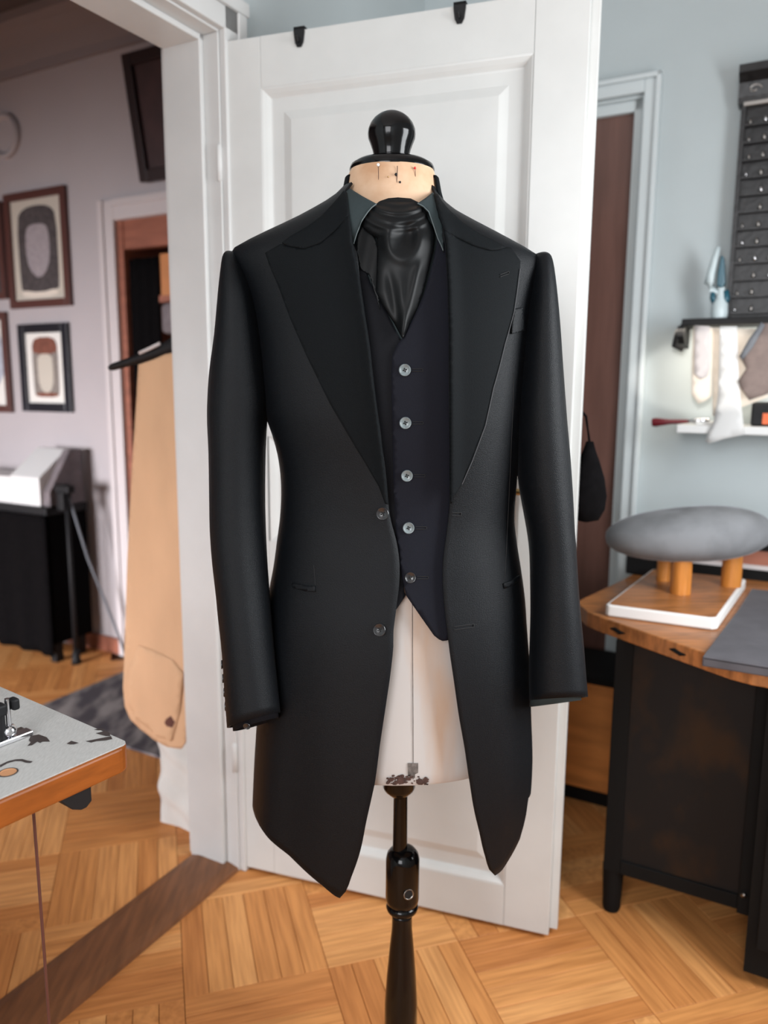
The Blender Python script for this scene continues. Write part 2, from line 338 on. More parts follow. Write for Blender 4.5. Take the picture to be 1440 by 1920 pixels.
# far door on the back wall
d2 = empty('door_2', W((DU0+DU1)/2, .05, 0), 'closed red brown door in a pale casing beside the shelf', None); d2['kind'] = 'structure'
b = B(); box(b, DU1-.008, DU1+.0, 0.0, .12, 0, DZ); box(b, DU1, DU1+.048, -.022, 0, 0, DZ+.048); box(b, DU1+.034, DU1+.048, -.034, -.022, 0, DZ+.048); link('casing', b, 'casing', d2, bevel=.003)
b = B(); box(b, DU0, DU1, -.022, 0, DZ, DZ+.048); box(b, DU0, DU1+.048, -.034, -.022, DZ+.034, DZ+.048); box(b, DU0, DU1, 0, .12, DZ-.008, DZ); link('head_casing', b, 'casing', d2, bevel=.003)
b = B(); box(b, DU0-.03, DU0, -.022, 0, 0, DZ+.07); link('casing', b, 'casing', d2)
b = B(); box(b, DU1-.032, DU1-.008, .012, .10, 0, DZ-.008); box(b, DU0, DU1-.008, .012, .10, DZ-.040, DZ-.008); link('door_frame', b, 'casing', d2, bevel=.003)
b = B(); box(b, DU0+.01, DU1-.032, .03, .09, .01, DZ-.040); link('leaf', b, 'browndoor', d2)
b = B()
for z0, z1 in ((.16, .85), (.99, 1.78)):
    for s in ((.14, .16, z0, z1), (.54, .56, z0, z1), (.14, .56, z0, z0+.02), (.14, .56, z1-.02, z1)): box(b, s[0], s[1], .022, .03, s[2], s[3])
link('panel_moulding', b, 'browndoor', d2)
b = B(); box(b, DU0, DU1, 0, .1, 0, .02); link('sill', b, 'thresh', d2)
# ------------------------------------------------------------------ parquet
GA = math.radians(-16.5); E1 = V((math.sin(GA), math.cos(GA), 0)); E2 = V((math.cos(GA), -math.sin(GA), 0))
BS = 0.311; NS = 6; SW = BS/NS
rnd = random.Random(4)
def in_room(p):
    d = p-K; u = d.dot(D2); v = d.dot(D1)
    return -3.4 < u < 2.0 and -4.4 < v < 0.0 and not (-.15 < u < 0 and not (OV-.15 < v < JV+.3))
def strip_bm(bm, c, ax, ay):
    g = .0006; hx = BS/2-g; hy = SW/2-g; k = .0007
    lv = [(-hx, -hy, FZ), (hx, -hy, FZ), (hx, hy, FZ), (-hx, hy, FZ), (-hx, -hy, -k), (hx, -hy, -k), (hx, hy, -k), (-hx, hy, -k), (-hx+k, -hy+k, 0), (hx-k, -hy+k, 0), (hx-k, hy-k, 0), (-hx+k, hy-k, 0)]
    vs = [bm.verts.new(c+ax*x+ay*y+V((0, 0, z))) for x, y, z in lv]
    for a in (0, 4):
        for i in range(4): j = (i+1) % 4; bm.faces.new((vs[a+i], vs[a+j], vs[a+4+j], vs[a+4+i]))
    bm.faces.new(vs[8:12])
cells = []
for i in range(-14, 16):
    for j in range(-18, 18):
        o = E1*(1.50+i*BS)+E2*(0.322+j*BS)
        for s in range(NS):
            if (i+j) % 2 == 0: c = o+E1*(BS/2)+E2*(-BS+(s+.5)*SW); ax, ay = E1, E2*-1
            else: c = o+E2*(-BS/2)+E1*((s+.5)*SW); ax, ay = E2, E1
            if not in_room(c): continue
            x, y, z = proj(c); vis = z > 0 and -40 < x < 1480 and 1180 < y < 1990
            if vis and 452 < x < 1030 and y < 1630+.23*(x-452)-25: vis = False
            if vis and x > 1090 and y < 1660: vis = False
            if vis and 300 < x < 450 and y < 1540: vis = False
            if vis and x < 60 and y < 1500: vis = False
            cells.append((0 if vis else 1, (c-CAM).length, c, ax, ay))
cells.sort(key=lambda t: (t[0], t[1]))
bm0 = B(); strip_bm(bm0, V((0, 0, 0)), V((1, 0, 0)), V((0, 1, 0))); sme = bpy.data.meshes.new('parquet_strip'); bm0.to_mesh(sme); bm0.free(); sme.materials.append(M['strip'])
nst = 0; far = B()
for fl, dd, c, ax, ay in cells:
    if fl == 0 and nst < 298:
        o = bpy.data.objects.new('parquet_strip', sme); COL.objects.link(o); o.parent = floor
        flip = rnd.choice((1, -1)); a2 = ax*flip; b2 = ay*flip
        o.matrix_local = Matrix(((a2.x, b2.x, 0, c.x), (a2.y, b2.y, 0, c.y), (0, 0, 1, rnd.uniform(-.0004, .0003)), (0, 0, 0, 1))); nst += 1
    else: strip_bm(far, c, ax, ay)
link('parquet_field', far, 'strip_far', floor, kind='stuff')
# ------------------------------------------------------------------ white door (open)
DE = V((0.389+0.377, 1.623-1.882, 0)).normalized(); DN = V((-DE.y, DE.x, 0))  # DN points away from the camera
DM = Matrix(((DE.x, DN.x, 0, HINGE.x), (DE.y, DN.y, 0, HINGE.y), (0, 0, 1, 0), (0, 0, 0, 1)))
DW, DT, DTOP = 0.812, 0.042, 2.045
door = empty('door_1', HINGE, 'open white panelled door standing behind the dressed mannequin', None); door['kind'] = 'structure'
PAN = [(.10, .706, 1.30, 1.938), (.105, .706, .905, 1.160), (.105, .706, .115, .765)]
b = B(); Z0 = .012
def dq(u0, u1, z0, z1): box(b, u0, u1, 0, DT*.5, z0, z1, DM)
dq(0, .10, Z0, DTOP); link('stile', b, 'white', door, bevel=.0015)
b = B(); dq(.706, DW, Z0, DTOP); link('stile', b, 'white', door, bevel=.0015)
for z0, z1 in ((Z0, .115), (.765, .905), (1.160, 1.30), (1.938, DTOP)):
    b = B(); dq(.1004, .7056, z0, z1); link('rail', b, 'white', door, bevel=.001)
b = B(); box(b, 0.0, DW+.018, DT*.5, DT, Z0+.004, DTOP-.004, DM); link('back_leaf', b, 'white', door, bevel=.002)
for u0, u1, z0, z1 in PAN:
    b = B(); rings = []
    for ins, dep in ((0, .0), (.004, .001), (.012, .006), (.020, .013), (.024, .0135), (.050, .0135), (.066, .009), (.070, .008)):
        rings.append([b.verts.new(DM @ V(p)) for p in ((u0+ins, dep, z0+ins), (u1-ins, dep, z0+ins), (u1-ins, dep, z1-ins), (u0+ins, dep, z1-ins))])
    for r1, r2 in zip(rings, rings[1:]):
        for i in range(4): j = (i+1) % 4; b.faces.new((r1[i], r1[j], r2[j], r2[i]))
    b.faces.new(rings[-1]); link('panel', b, 'white', door)
for z in (.28, 1.02, 1.745):
    b = B(); lathe(b, [(0, 0), (.0075, .003), (.0075, .075), (.004, .082), (0, .084)], DM @ V((-.006, -.006, z)), n=12); link('hinge', b, 'frame', door, smooth=True)
b = B(); c = DM @ V((.758, 0, 1.063)); lathe(b, [(.0, -.001), (.022, -.001), (.022, .004), (.009, .006), (.009, .04)], c, -DN, n=20)
tube(b, [DM @ V(p) for p in ((.758, -.04, 1.063), (.74, -.044, 1.063), (.70, -.042, 1.062), (.697, -.03, 1.062))], .007, 10); link('door_handle', b, 'brass', door, smooth=True, auto=40)
for uc, lab in ((.196, 'black over-door hook near the hinge side of the white door top'), (.553, 'black over-door hook above the mannequin on the white door top')):
    b = B(); prism(b, [DM @ V(p) for p in ((uc-.013, -.003, DTOP+.006), (uc+.013, -.003, DTOP+.006), (uc+.013, -.003, DTOP-.006), (uc+.010, -.003, DTOP-.026), (uc+.005, -.003, DTOP-.035), (uc-.005, -.003, DTOP-.035), (uc-.010, -.003, DTOP-.026), (uc-.013, -.003, DTOP-.006))], DN*.0025)
    box(b, uc-.013, uc+.013, -.003, DT+.003, DTOP+.0005, DTOP+.006, DM); box(b, uc-.011, uc+.011, DT+.001, DT+.0035, DTOP-.06, DTOP+.006, DM)
    tube(b, [DM @ V(p) for p in ((uc, -.003, DTOP-.02), (uc, -.012, DTOP-.026), (uc, -.018, DTOP-.018))], .003, 8)
    link('door_hook', b, 'black', None, lab, 'hook', 'hooks over the white door')
# black bag hanging behind the free edge of the door
b = B()
prof = [(.004, .0), (.028, .006), (.040, .03), (.043, .06), (.036, .10), (.024, .135), (.014, .16), (.008, .18)]
lathe(b, prof, DM @ V((.845, .085, .985)), n=20, sy=.8)
bag = link('cloth_bag', b, 'blackcloth', None, 'small black cloth bag hanging behind the free edge of the white door', 'bag', smooth=True)
b = B(); tube(b, [DM @ V(p) for p in ((.845, .085, 1.16), (.835, .075, 1.22), (.80, .055, 1.26), (.76, .05, 1.27))], .003, 8); link('strap', b, 'blackcloth', bag)
# ------------------------------------------------------------------ body surface used by dummy and clothes
Y0 = 1.25
SIL = [(338, 650, 812), (352, 645, 815), (375, 623, 828), (400, 583, 856), (420, 545, 893), (436, 510, 925), (455, 470, 962), (470, 442, 990), (482, 432, 1008), (500, 436, 1014), (530, 452, 1008), (586, 472, 996), (650, 483, 988), (700, 488, 984), (771, 497, 979),
       (820, 513, 974), (857, 522.5, 971), (907, 528, 967), (969, 526, 963), (1009, 521, 967), (1061, 514, 975), (1115, 504, 982), (1160, 498, 985), (1230, 492, 990), (1330, 484.5, 993), (1416, 479, 995), (1480, 476, 991), (1525, 474, 985), (1720, 470, 980)]
_a, _c = [], []
for y, l, r in SIL:
    p = aty(l, y, Y0); q = aty(r, y, Y0); z = (p.z+q.z)/2; _a.append((z, (q.x-p.x)/2)); _c.append((z, (q.x+p.x)/2))
_a.sort(); _c.sort()
BT = sorted((aty(740, y, Y0).z, v) for y, v in ((338, .062), (352, .066), (375, .076), (400, .088), (436, .098), (471, .104), (530, .114), (650, .128), (771, .126), (907, .112), (969, .110), (1061, .118), (1160, .130), (1330, .138), (1525, .142), (1720, .142)))
PW = 2.25
def fa(z): return crom(_a, z)
def fc_(z): return crom(_c, z)
def fb(z): return crom(BT, z)
def surf(x, z, off=0):
    a = fa(z)+off; t = min(1.0, abs(x-fc_(z))/a)
    return Y0-(fb(z)+off)*max(0, 1-t**PW)**(1/PW)
def on(px, py, off=0):
    d = ray(px, py); d = d/d.y; y = Y0-.24; st = .004; prev = y
    while y < Y0-.004:
        p = CAM+d*y
        if y >= surf(p.x, p.z, off): break
        prev = y; y += st
    lo, hi = prev, y
    for _ in range(12):
        m = (lo+hi)/2; p = CAM+d*m
        if m >= surf(p.x, p.z, off): hi = m
        else: lo = m
    return CAM+d*hi
def spt(z, ph, off=0):
    s, c = math.sin(ph), math.cos(ph); e = 2/PW
    return V((fc_(z)+(fa(z)+off)*math.copysign(abs(s)**e, s), Y0-(fb(z)+off)*math.copysign(abs(c)**e, c), z))
def phi_of(x, z):
    t = max(-1, min(1, (x-fc_(z))/fa(z))); return math.asin(math.copysign(abs(t)**(PW/2), t))
# ------------------------------------------------------------------ tailor's dummy
dummy = empty('tailors_dummy', V((.04, Y0, 0)), 'linen covered tailor mannequin on black turned stand wearing the black suit', 'mannequin')
NECKZ = aty(658, 322, Y0).z; TB = aty(748, 1475, Y0-.115).z
def ring_loft(bm, rows, n=40, p=2.1):
    rings = []
    for cx, cy, a, bb, z in rows:
        r = []
        for i in range(n):
            t = 2*math.pi*i/n; s, c = math.sin(t), math.cos(t)
            r.append(bm.verts.new(V((cx+a*math.copysign(abs(s)**(2/p), s), cy-bb*math.copysign(abs(c)**(2/p), c), z))))
        rings.append(r)
    for A_, B_ in zip(rings, rings[1:]):
        for i in range(n): bm.faces.new((A_[i], A_[(i+1) % n], B_[(i+1) % n], B_[i]))
    bm.faces.new(rings[0][::-1]); bm.faces.new(rings[-1]); return bm
rows = []
TZ = [TB, TB+.004, TB+.02, .70, .78, .86, .94, 1.0, 1.06, 1.12, 1.18, 1.24, 1.30, 1.36, 1.40, 1.43, 1.46, 1.49, 1.515]
for i, z in enumerate(TZ):
    k = {0: .965, 1: .985}.get(i, 1.0)
    rows.append((fc_(z), Y0, (fa(z)-.045)*k, min(fb(z)-.024, .118)*k if z < 1.2 else (fb(z)-.03)*k, z))
rows = rows[:-2]
nx = aty(735, 322, Y0).x
for y, hw, bb in ((400, .082, .066), (375, .074, .063), (352, .0695, .061), (335, .068, .060)):
    rows.append((aty(734, y, Y0).x, Y0, hw, bb, aty(734, y, Y0).z))
rows.append((nx, Y0, .0650, .0575, NECKZ-.002)); rows.append((nx, Y0, .0645, .057, NECKZ))
rows.sort(key=lambda r: r[4])
cut = [r for r in rows if r[4] < 1.53]; neck = [r for r in rows if r[4] >= 1.50]
link('torso', ring_loft(B(), cut), 'linen', dummy, smooth=True, auto=50)
link('neck', ring_loft(B(), [(neck[0][0], Y0, neck[0][2]*.99, neck[0][3]*.99, cut[-1][4]-.01)]+neck), 'linen_neck', dummy, smooth=True, auto=50)
b = B(); lathe(b, [(.0648, -.002), (.0655, .003), (.063, .009), (.054, .0145), (.042, .018), (.028, .020)], V((nx, Y0, NECKZ)), n=40, sy=.88); link('neck_cap', b, 'lacq', dummy, smooth=True, auto=60)
kb = aty(734, 299, Y0); kt = aty(734, 208, Y0); hh = kt.z-kb.z
b = B(); lathe(b, [(r*.0365/.42, z*hh-.004 if z == 0 else z*hh) for z, r in ((0, .315), (.08, .318), (.18, .335), (.30, .37), (.42, .41), (.52, .42), (.62, .412), (.74, .372), (.84, .31), (.92, .225), (.97, .14), (1, .02))], kb, n=36); link('neck_knob', b, 'lacq', dummy, smooth=True)
b = B(); c = V((aty(748, 1480, Y0).x, Y0, 0))
lathe(b, [(.029, TB+.001), (.0285, .592), (.026, .586), (.018, .578), (.014, .574)], c, n=28); link('flange', b, 'lacq', dummy, smooth=True, auto=50)
b = B(); lathe(b, [(.0122, .6), (.0128, .5), (.0132, .44)], V((aty(750, 1580, Y0).x, Y0, 0)), n=24); link('pole', b, 'lacq', dummy, smooth=True, auto=50)
sx = aty(754.5, 1660, Y0).x; S_ = V((sx, Y0, 0)); z1, z2 = aty(754, 1605, Y0-.02).z, aty(754, 1712, Y0-.028).z
b = B(); lathe(b, [(.0155, z1+.002), (.022, z1-.001), (.0275, z1-.008), (.030, z1-.018), (.030, z2+.012), (.0285, z2+.003), (.0255, z2)], S_, n=32); blk = link('collar_block', b, 'lacq', dummy, smooth=True, auto=50)
hp = aty(766, 1677, Y0-.0292)
b = B(); lathe(b, [(.0088, .0), (.0096, .0012), (.0080, .0014), (.0072, -.003), (.0074, -.006), (.0066, -.008)], hp, V((.33, -1, .12)), n=20, cap=False); link('screw_hole_rim', b, 'steel', blk, smooth=True)
b = B(); lathe(b, [(.0001, -.0005), (.0072, -.0005)], hp+V((.33, -1, 0)).normalized()*.0012, V((.33, -1, .12)), n=20, cap=False); link('screw_hole', b, 'hole', blk)
b = B(); lathe(b, [(.022, z2+.002), (.0275, z2-.002), (.029, z2-.007), (.0275, z2-.012), (.024, z2-.016), (.0195, z2-.020)], S_, n=32); link('ring', b, 'lacq', dummy, smooth=True)
zb = aty(754, 1920, Y0-.03).z
b = B(); lathe(b, [(.0195, z2-.018), (.0180, z2-.028), (.0182, z2-.05), (.0215, z2-.085), (.026, z2-.14), (.0298, z2-.20), (.030, z2-.25), (.024, z2-.285), (.020, .045), (.026, .035)], S_, n=32); link('stem', b, 'lacq', dummy, smooth=True)
b = B(); lathe(b, [(.095, .0), (.10, .006), (.098, .012), (.07, .018), (.04, .028), (.028, .036)], S_, n=40); link('base', b, 'lacq', dummy, smooth=True, auto=50)
def front(px, py, a, bb, cx, extra=0):
    # point on the elliptical neck/torso
    d = ray(px, py); d = d/d.y; y = Y0-bb-.02
    for _ in range(400):
        p = CAM+d*y
        if ((p.x-cx)/a)**2+((p.y-Y0)/bb)**2 <= 1: break
        y += .0003
    return CAM+d*(y-extra)
def tors(px, py, off=0):
    d = ray(px, py); d = d/d.y; y = Y0-.2
    def inside(p):
        z = p.z
        for r1, r2 in zip(cut, cut[1:]):
            if r1[4] <= z <= r2[4]:
                t = (z-r1[4])/(r2[4]-r1[4]); a = r1[2]+(r2[2]-r1[2])*t+off; bb = r1[3]+(r2[3]-r1[3])*t+off; cx = r1[0]+(r2[0]-r1[0])*t
                return abs((p.x-cx)/a)**2.1+abs((p.y-Y0)/bb)**2.1 <= 1
        return False
    for _ in range(400):
        p = CAM+d*y
        if inside(p): return p
        y += .0005
    return aty(px, py, Y0-.12)
# seam of the torso and neck
b = B(); tube(b, [tors(x, y, .0008) for x, y in [(773+k*.1, 1125+k*16.8) for k in range(21)]], .0005, 6); link('seam', b, 'patch', dummy)
b = B(); tube(b, [front(x, y, .069, .061, nx, .0004) for x, y in ((745, 311), (744.5, 330), (743.5, 350), (742.5, 368))], .0005, 6); link('seam', b, 'stain', dummy)
link('worn_patch', patch([(764, 1431), (784, 1431), (784, 1449), (778, 1452), (778, 1459), (765, 1459)], lambda x, y: tors(x, y, .0012), 4), 'patch', dummy, solid=.0006)
rp = random.Random(7)
bb_ = B()
for k in range(46):
    t = rp.random(); x = 722+t*80; y = 1458+rp.random()*14-8*math.sin(t*math.pi)*rp.random()
    r = rp.uniform(1.2, 4.2) if rp.random() < .8 else rp.uniform(4, 6.5)
    vs = [bb_.verts.new(tors(x+r*1.5*math.cos(i*1.05)*rp.uniform(.6, 1.2), min(1472, y+r*math.sin(i*1.05)*rp.uniform(.6, 1.2)), .0011+.0001*(k % 5))) for i in range(6)]
    bb_.faces.new(vs)
link('stain', bb_, 'stain', dummy)
link('stain', patch(smooth_poly([(722, 1470), (727, 1462), (735, 1457), (741, 1459), (733, 1464), (730, 1471)]), lambda x, y: tors(x, y, .0014), 3), 'stain', dummy)
# pins stuck in the neck
def pin(px, py, r, m, lab, ln=0, lm='steel'):
    p = front(px, py, .069, .061, nx, r*.6+.0005)
    b = B(); lathe(b, [(.0001, -r), (r*.7, -r*.7), (r, 0), (r*.7, r*.7), (.0001, r)], p, n=10)
    o = link('pin', b, m, None, lab, 'pin', smooth=True)
    if ln:
        b = B(); tube(b, [p, front(px+1, py+ln, .069, .061, nx, .0006)], .00035, 6); link('pin_shaft', b, 'stain', o)
    return o
pin(709, 309, .0023, 'whitepin', 'white headed pin with long shaft in the mannequin neck', 33)
pin(778, 315, .0019, 'redpin', 'red headed pin near the right of the mannequin neck', 16)
pin(742.5, 327, .0022, 'black', 'larger black pin head on the neck centre seam')
pin(750, 341.5, .0017, 'black', 'small black pin head just right of the neck seam')
pin(798, 356.5, .0017, 'black', 'small black pin head near the right end of the neck')
pin(727.5, 331.5, .0011, 'brass', 'tiny brass pin head left of the neck seam')
# ------------------------------------------------------------------ frock coat
coat = empty('frock_coat', V((.04, Y0, 1.3)), 'long black wool frock coat with peak lapels worn by the mannequin', 'coat')
EL = [(352, 650), (400, 655), (457, 662), (520, 674), (582, 683), (640, 692), (701, 699), (780, 709), (849, 718), (917, 726), (954, 729), (972, 732), (1014, 743), (1055, 749), (1087, 749), (1133, 744), (1158, 741), (1180, 738), (1213, 737.5), (1257, 733), (1313, 725), (1393, 713), (1473, 702), (1482, 700), (1540, 687), (1605, 673), (1647, 658), (1672, 648), (1684, 637)]
ER = [(352, 813), (380, 822), (423, 830), (465, 836), (534, 840), (618, 842), (798, 843), (895, 843.5), (954, 843), (998, 838), (1037, 832.5), (1078, 830), (1124, 832.5), (1170, 837), (1197, 841), (1223, 844), (1277, 852), (1340, 861), (1402, 872), (1463, 881), (1519, 890), (1575, 903), (1610, 912), (1634, 920), (1641, 928)]
HL = [(1684, 635), (1678, 625), (1663, 608), (1634, 571), (1605, 540), (1578, 512), (1556, 494), (1540, 482), (1531, 476.5), (1524, 474.5)]
HR = [(1641, 930), (1632, 941), (1616, 952), (1601, 962), (1575, 976), (1544, 984), (1515, 988.5), (1498, 990.5)]
def coat_half(edge, hem, sgn, name, lab):
    e = []
    for y, x in edge: p = on(x, y, 0); e.append((p.z, phi_of(p.x, p.z)))
    e.sort()
    h = []
    for y, x in hem:
        p = on(x, y, 0); h.append((abs(phi_of(p.x, p.z)), p.z))
    h.sort()
    # make monotone in phi
    hh_ = [h[0]]
    for q in h[1:]:
        if q[0] > hh_[-1][0]+1e-3: hh_.append(q)
    zs = hh_[-1][1]
    hh_ = [q for q in hh_ if q[0] < 1.53]+[(1.56, zs+.001), (1.8, zs+.012), (2.4, zs+.03), (3.2, zs+.03)]
    # hem as signed angle
    hs = []
    for y, x in hem: p = on(x, y, 0); hs.append((sgn*phi_of(p.x, p.z), p.z))
    ztop = aty(740, 357, Y0).z; NU, NV = 46, 90; bm = B(); grid = []
    for i in range(NU+1):
        s = (i/NU)**1.15; col = []
        zb_ = lerp(hh_, 0)
        for _ in range(12):
            pf = sgn*lerp(e, zb_); ph = pf+(math.pi-pf)*s; zb_ = .5*zb_+.5*lerp(hh_, max(ph, hh_[0][0]))
        for j in range(NV+1):
            z = zb_+(ztop-zb_)*(j/NV)
            pf = sgn*crom(e, z); ph = pf+(math.pi-pf)*s
            p = spt(z, sgn*ph)
            # soft folds of the skirt
            k = max(0, min(1, (1.0-z)/.4)); p += V((0, -1, 0))*k*.0045*math.sin(ph*9+sgn)*(1 if ph < 2.6 else 0)*min(1, s*5)
            col.append(bm.verts.new(p))
        grid.append(col)
    for i in range(NU):
        for j in range(NV):
            f = [grid[i][j], grid[i+1][j], grid[i+1][j+1], grid[i][j+1]]
            bm.faces.new(f if sgn > 0 else f[::-1])
    return link(name, bm, 'coat', coat, smooth=True, solid=.0035)
fl_ = coat_half(EL, HL, -1, 'front_panel', None); fr_ = coat_half(ER, HR, 1, 'front_panel', None)
def softroll(edge, amp, wid, base):
    def f(x, y):
        xe = lerp(edge, y); d = abs(x-xe); kk = max(0, min(1, (y-356)/70)); return on(x, y, base*(.15+.85*kk)+amp*kk*math.exp(-(d/wid)**2)*min(1, d/3+.45))
    return f
LL = [(655, 402), (662, 457), (674, 520), (683, 582), (692, 640), (699, 701), (709, 780), (718, 849), (726, 917), (728, 946), (722, 945), (710, 912), (685, 869), (660, 828), (619, 758), (575, 668), (545, 600), (521, 535), (505, 498), (497, 474), (526, 457), (550, 464), (570, 466), (600, 455), (628, 432)]
LR = [(831, 430), (836, 465), (840, 534), (842, 618), (843, 798), (843.5, 895), (844, 944), (848, 934), (856, 924), (866, 908), (885, 865), (897, 833), (910, 798), (925, 729), (936, 690), (947, 645), (957, 610), (964, 584), (969, 550), (975, 504), (976, 490), (958, 464), (949, 463), (936, 467), (922, 469), (890, 460), (858, 445)]
link('lapel', patch(LL, softroll(EL, .010, 16, .0052), 5), 'lapel', coat, smooth=True, solid=.003)
link('lapel', patch(LR, softroll(ER, .010, 16, .0052), 5), 'lapel', coat, smooth=True, solid=.003)
CL = [(650, 360), (655, 402), (628, 432), (600, 455), (570, 466), (540, 461), (528, 455), (545, 442), (575, 425), (600, 407), (622, 384), (636, 368), (644, 357)]
CR = [(815, 362), (831, 430), (858, 445), (890, 460), (922, 469), (936, 467), (949, 463), (930, 452), (900, 438), (868, 417), (842, 393), (828, 376), (821, 364)]
link('collar', patch(CL, softroll(EL, .007, 14, .0075), 5), 'lapel', coat, smooth=True, solid=.004)
link('collar', patch(CR, softroll(ER, .007, 14, .0075), 5), 'lapel', coat, smooth=True, solid=.004)
def arcstrip(a, bb, cx, z0, z1, p0, p1, fl=0.0, n=28):
    bm = B(); g = []
    for i in range(n+1):
        ph = p0+(p1-p0)*i/n
        g.append([bm.verts.new(V((cx+(a+f)*math.sin(ph), Y0-(bb+f)*math.cos(ph), z))) for f, z in ((fl, z0), (fl*.3, (z0*.4+z1*.6)), (0, z1), (-.004, z1+.001))])
    for i in range(n):
        for j in range(3): bm.faces.new((g[i][j], g[i+1][j], g[i+1][j+1], g[i][j+1]))
    return bm
cz = aty(735, 338, Y0).z
link('collar', arcstrip(.0725, .066, nx, cz-.050, cz+.001, math.radians(66), math.radians(294), .014), 'lapel', coat, smooth=True, solid=.003)
# sleeves
def sleeve(rows, inner_right, name='sleeve'):
    bm = B(); n = 32; rings = []
    # resample smoothly
    keys = []
    for yl, xl, yr, xr, yc, bb in rows: keys.append((aty(xl, yl, yc), aty(xr, yr, yc), bb))
    N = len(keys); out = []
    def cr(a, b_, c, d, t): return ((b_*2)+(c-a)*t+(a*2-b_*5+c*4-d)*t*t+(b_*3-a-c*3+d)*t**3)*.5
    for i in range(N-1):
        a, b_, c, d = keys[max(i-1, 0)], keys[i], keys[i+1], keys[min(i+2, N-1)]
        for k in range(3):
            t = k/3; out.append((cr(a[0], b_[0], c[0], d[0], t), cr(a[1], b_[1], c[1], d[1], t), cr(a[2], b_[2], c[2], d[2], t)))
    out.append(keys[-1])
    for L, R, bb in out:
        m = (L+R)/2; h = (R-L)/2
        kz = max(0, min(1, (1.16-m.z)/.25))*.46
        rings.append([bm.verts.new(m+h*math.copysign(abs(math.cos(q))**.92, math.cos(q))+V((0, -bb*math.sin(q), bb*math.sin(q)*kz))) for q in (2*math.pi*i/n for i in range(n))])
    for A_, B_ in zip(rings, rings[1:]):
        for i in range(n): bm.faces.new((A_[i], B_[i], B_[(i+1) % n], A_[(i+1) % n]))
    bm.faces.new(rings[0]); bmesh.ops.recalc_face_normals(bm, faces=bm.faces)
    return link(name, bm, 'coat', coat, smooth=True, solid=.003), rings
SLf = [(474, 430, 474, 436, 1.25, .012), (477, 425, 478, 450, 1.25, .035), (488, 420, 490, 462, 1.248, .050), (520, 416, 525, 476, 1.243, .062), (557, 412, 560, 486, 1.238, .068), (630, 405, 630, 497, 1.232, .071), (694, 396, 694, 504, 1.228, .072), (746, 392, 746, 506, 1.225, .071), (790, 391.5, 790, 500, 1.222, .070), (848, 394, 848, 497, 1.217, .067), (930, 395, 930, 496, 1.21, .064), (994, 396, 994, 497.5, 1.203, .062), (1055, 400, 1055, 500.5, 1.194, .060), (1120, 407, 1115, 505, 1.184, .058), (1164, 411, 1160, 508.5, 1.175, .056), (1230, 418, 1225, 514, 1.162, .054), (1295, 422, 1284, 520, 1.15, .052), (1365, 427, 1335, 525, 1.138, .050)]
SRt = [(476, 1014, 476, 1020, 1.25, .012), (479, 1000, 480, 1026, 1.25, .035), (490, 990, 494, 1033, 1.248, .050), (544, 984, 544, 1039, 1.243, .064), (614, 976, 614, 1046, 1.238, .069), (700, 970, 700, 1052.5, 1.232, .071), (769, 966, 769, 1058, 1.228, .071), (803, 966, 803, 1061, 1.226, .070), (855, 969.5, 850, 1065.5, 1.223, .068), (906, 973.5, 906, 1069.5, 1.22, .066), (950, 981, 950, 1072, 1.216, .063), (992, 989, 992, 1074, 1.212, .060), (1030, 994, 1030, 1077, 1.208, .058), (1078, 995.5, 1078, 1080, 1.203, .056), (1147, 996, 1147, 1085, 1.195, .054), (1215, 994, 1215, 1092, 1.188, .052), (1262, 993, 1262, 1096, 1.183, .051), (1313, 994, 1307, 1100, 1.178, .050)]
sl_l, _ = sleeve(SLf, True); sl_r, _ = sleeve(SRt, False)
# shirt cuffs
shirt = empty('dress_shirt', V((.04, Y0, 1.35)), 'dark teal shirt with pointed collar under the black suit', 'shirt')
def cuff(r0, r1, m):
    bm = B(); n = 28; rg = []
    for yl, xl, yr, xr, yc, bb in (r0, r1):
        L, R = aty(xl, yl, yc), aty(xr, yr, yc); mm = (L+R)/2; h = (R-L)/2
        rg.append([bm.verts.new(mm+h*math.cos(2*math.pi*i/n)+V((0, -bb*math.sin(2*math.pi*i/n), .46*bb*math.sin(2*math.pi*i/n)))) for i in range(n)])
    for i in range(n): bm.faces.new((rg[0][i], rg[1][i], rg[1][(i+1) % n], rg[0][(i+1) % n]))
    bmesh.ops.recalc_face_normals(bm, faces=bm.faces)
    return link('cuff', bm, m, shirt, smooth=True, solid=.002)
cuff((1300, 432, 1290, 518, 1.148, .045), (1371, 438, 1346, 522, 1.137, .044), 'vest')
cuff((1260, 998, 1260, 1085, 1.183, .045), (1325, 994, 1313, 1088, 1.178, .046), 'shirt')
# buttons
def button(name, p, nrm, r, m, parent, holes=True, sx=1.0, lab=None):
    q = V((0, 0, 1)).rotation_difference(nrm.normalized()); bm = B(); n = 24
    prof = [(r*.75, 0), (r, r*.12), (r, r*.22), (r*.93, r*.30), (r*.78, r*.26), (r*.70, r*.17), (.0001, r*.15)]
    lathe(bm, prof, p, nrm, n=n, mi=0, cap=False)
    if holes:
        for i in range(4):
            a = i*math.pi/2+.3; c = p+q @ V((r*.24*math.cos(a), r*.24*math.sin(a), r*.175)); 
            lathe(bm, [(r*.135, 0), (r*.13, r*.02), (.0001, r*.025)], c, nrm, n=10, mi=1, cap=False)
        for i in range(2):
            a = i*math.pi/2+.3; e = q @ V((r*.24*math.cos(a), r*.24*math.sin(a), 0))
            tube(bm, [p+q @ V((0, 0, r*.20))-e, p+q @ V((0, 0, r*.24)), p+q @ V((0, 0, r*.20))+e], r*.045, 6, mi=1)
    o = link(name, bm, [m, 'hole'], parent, smooth=True, auto=50)
    if lab: o['label'] = lab
    return o
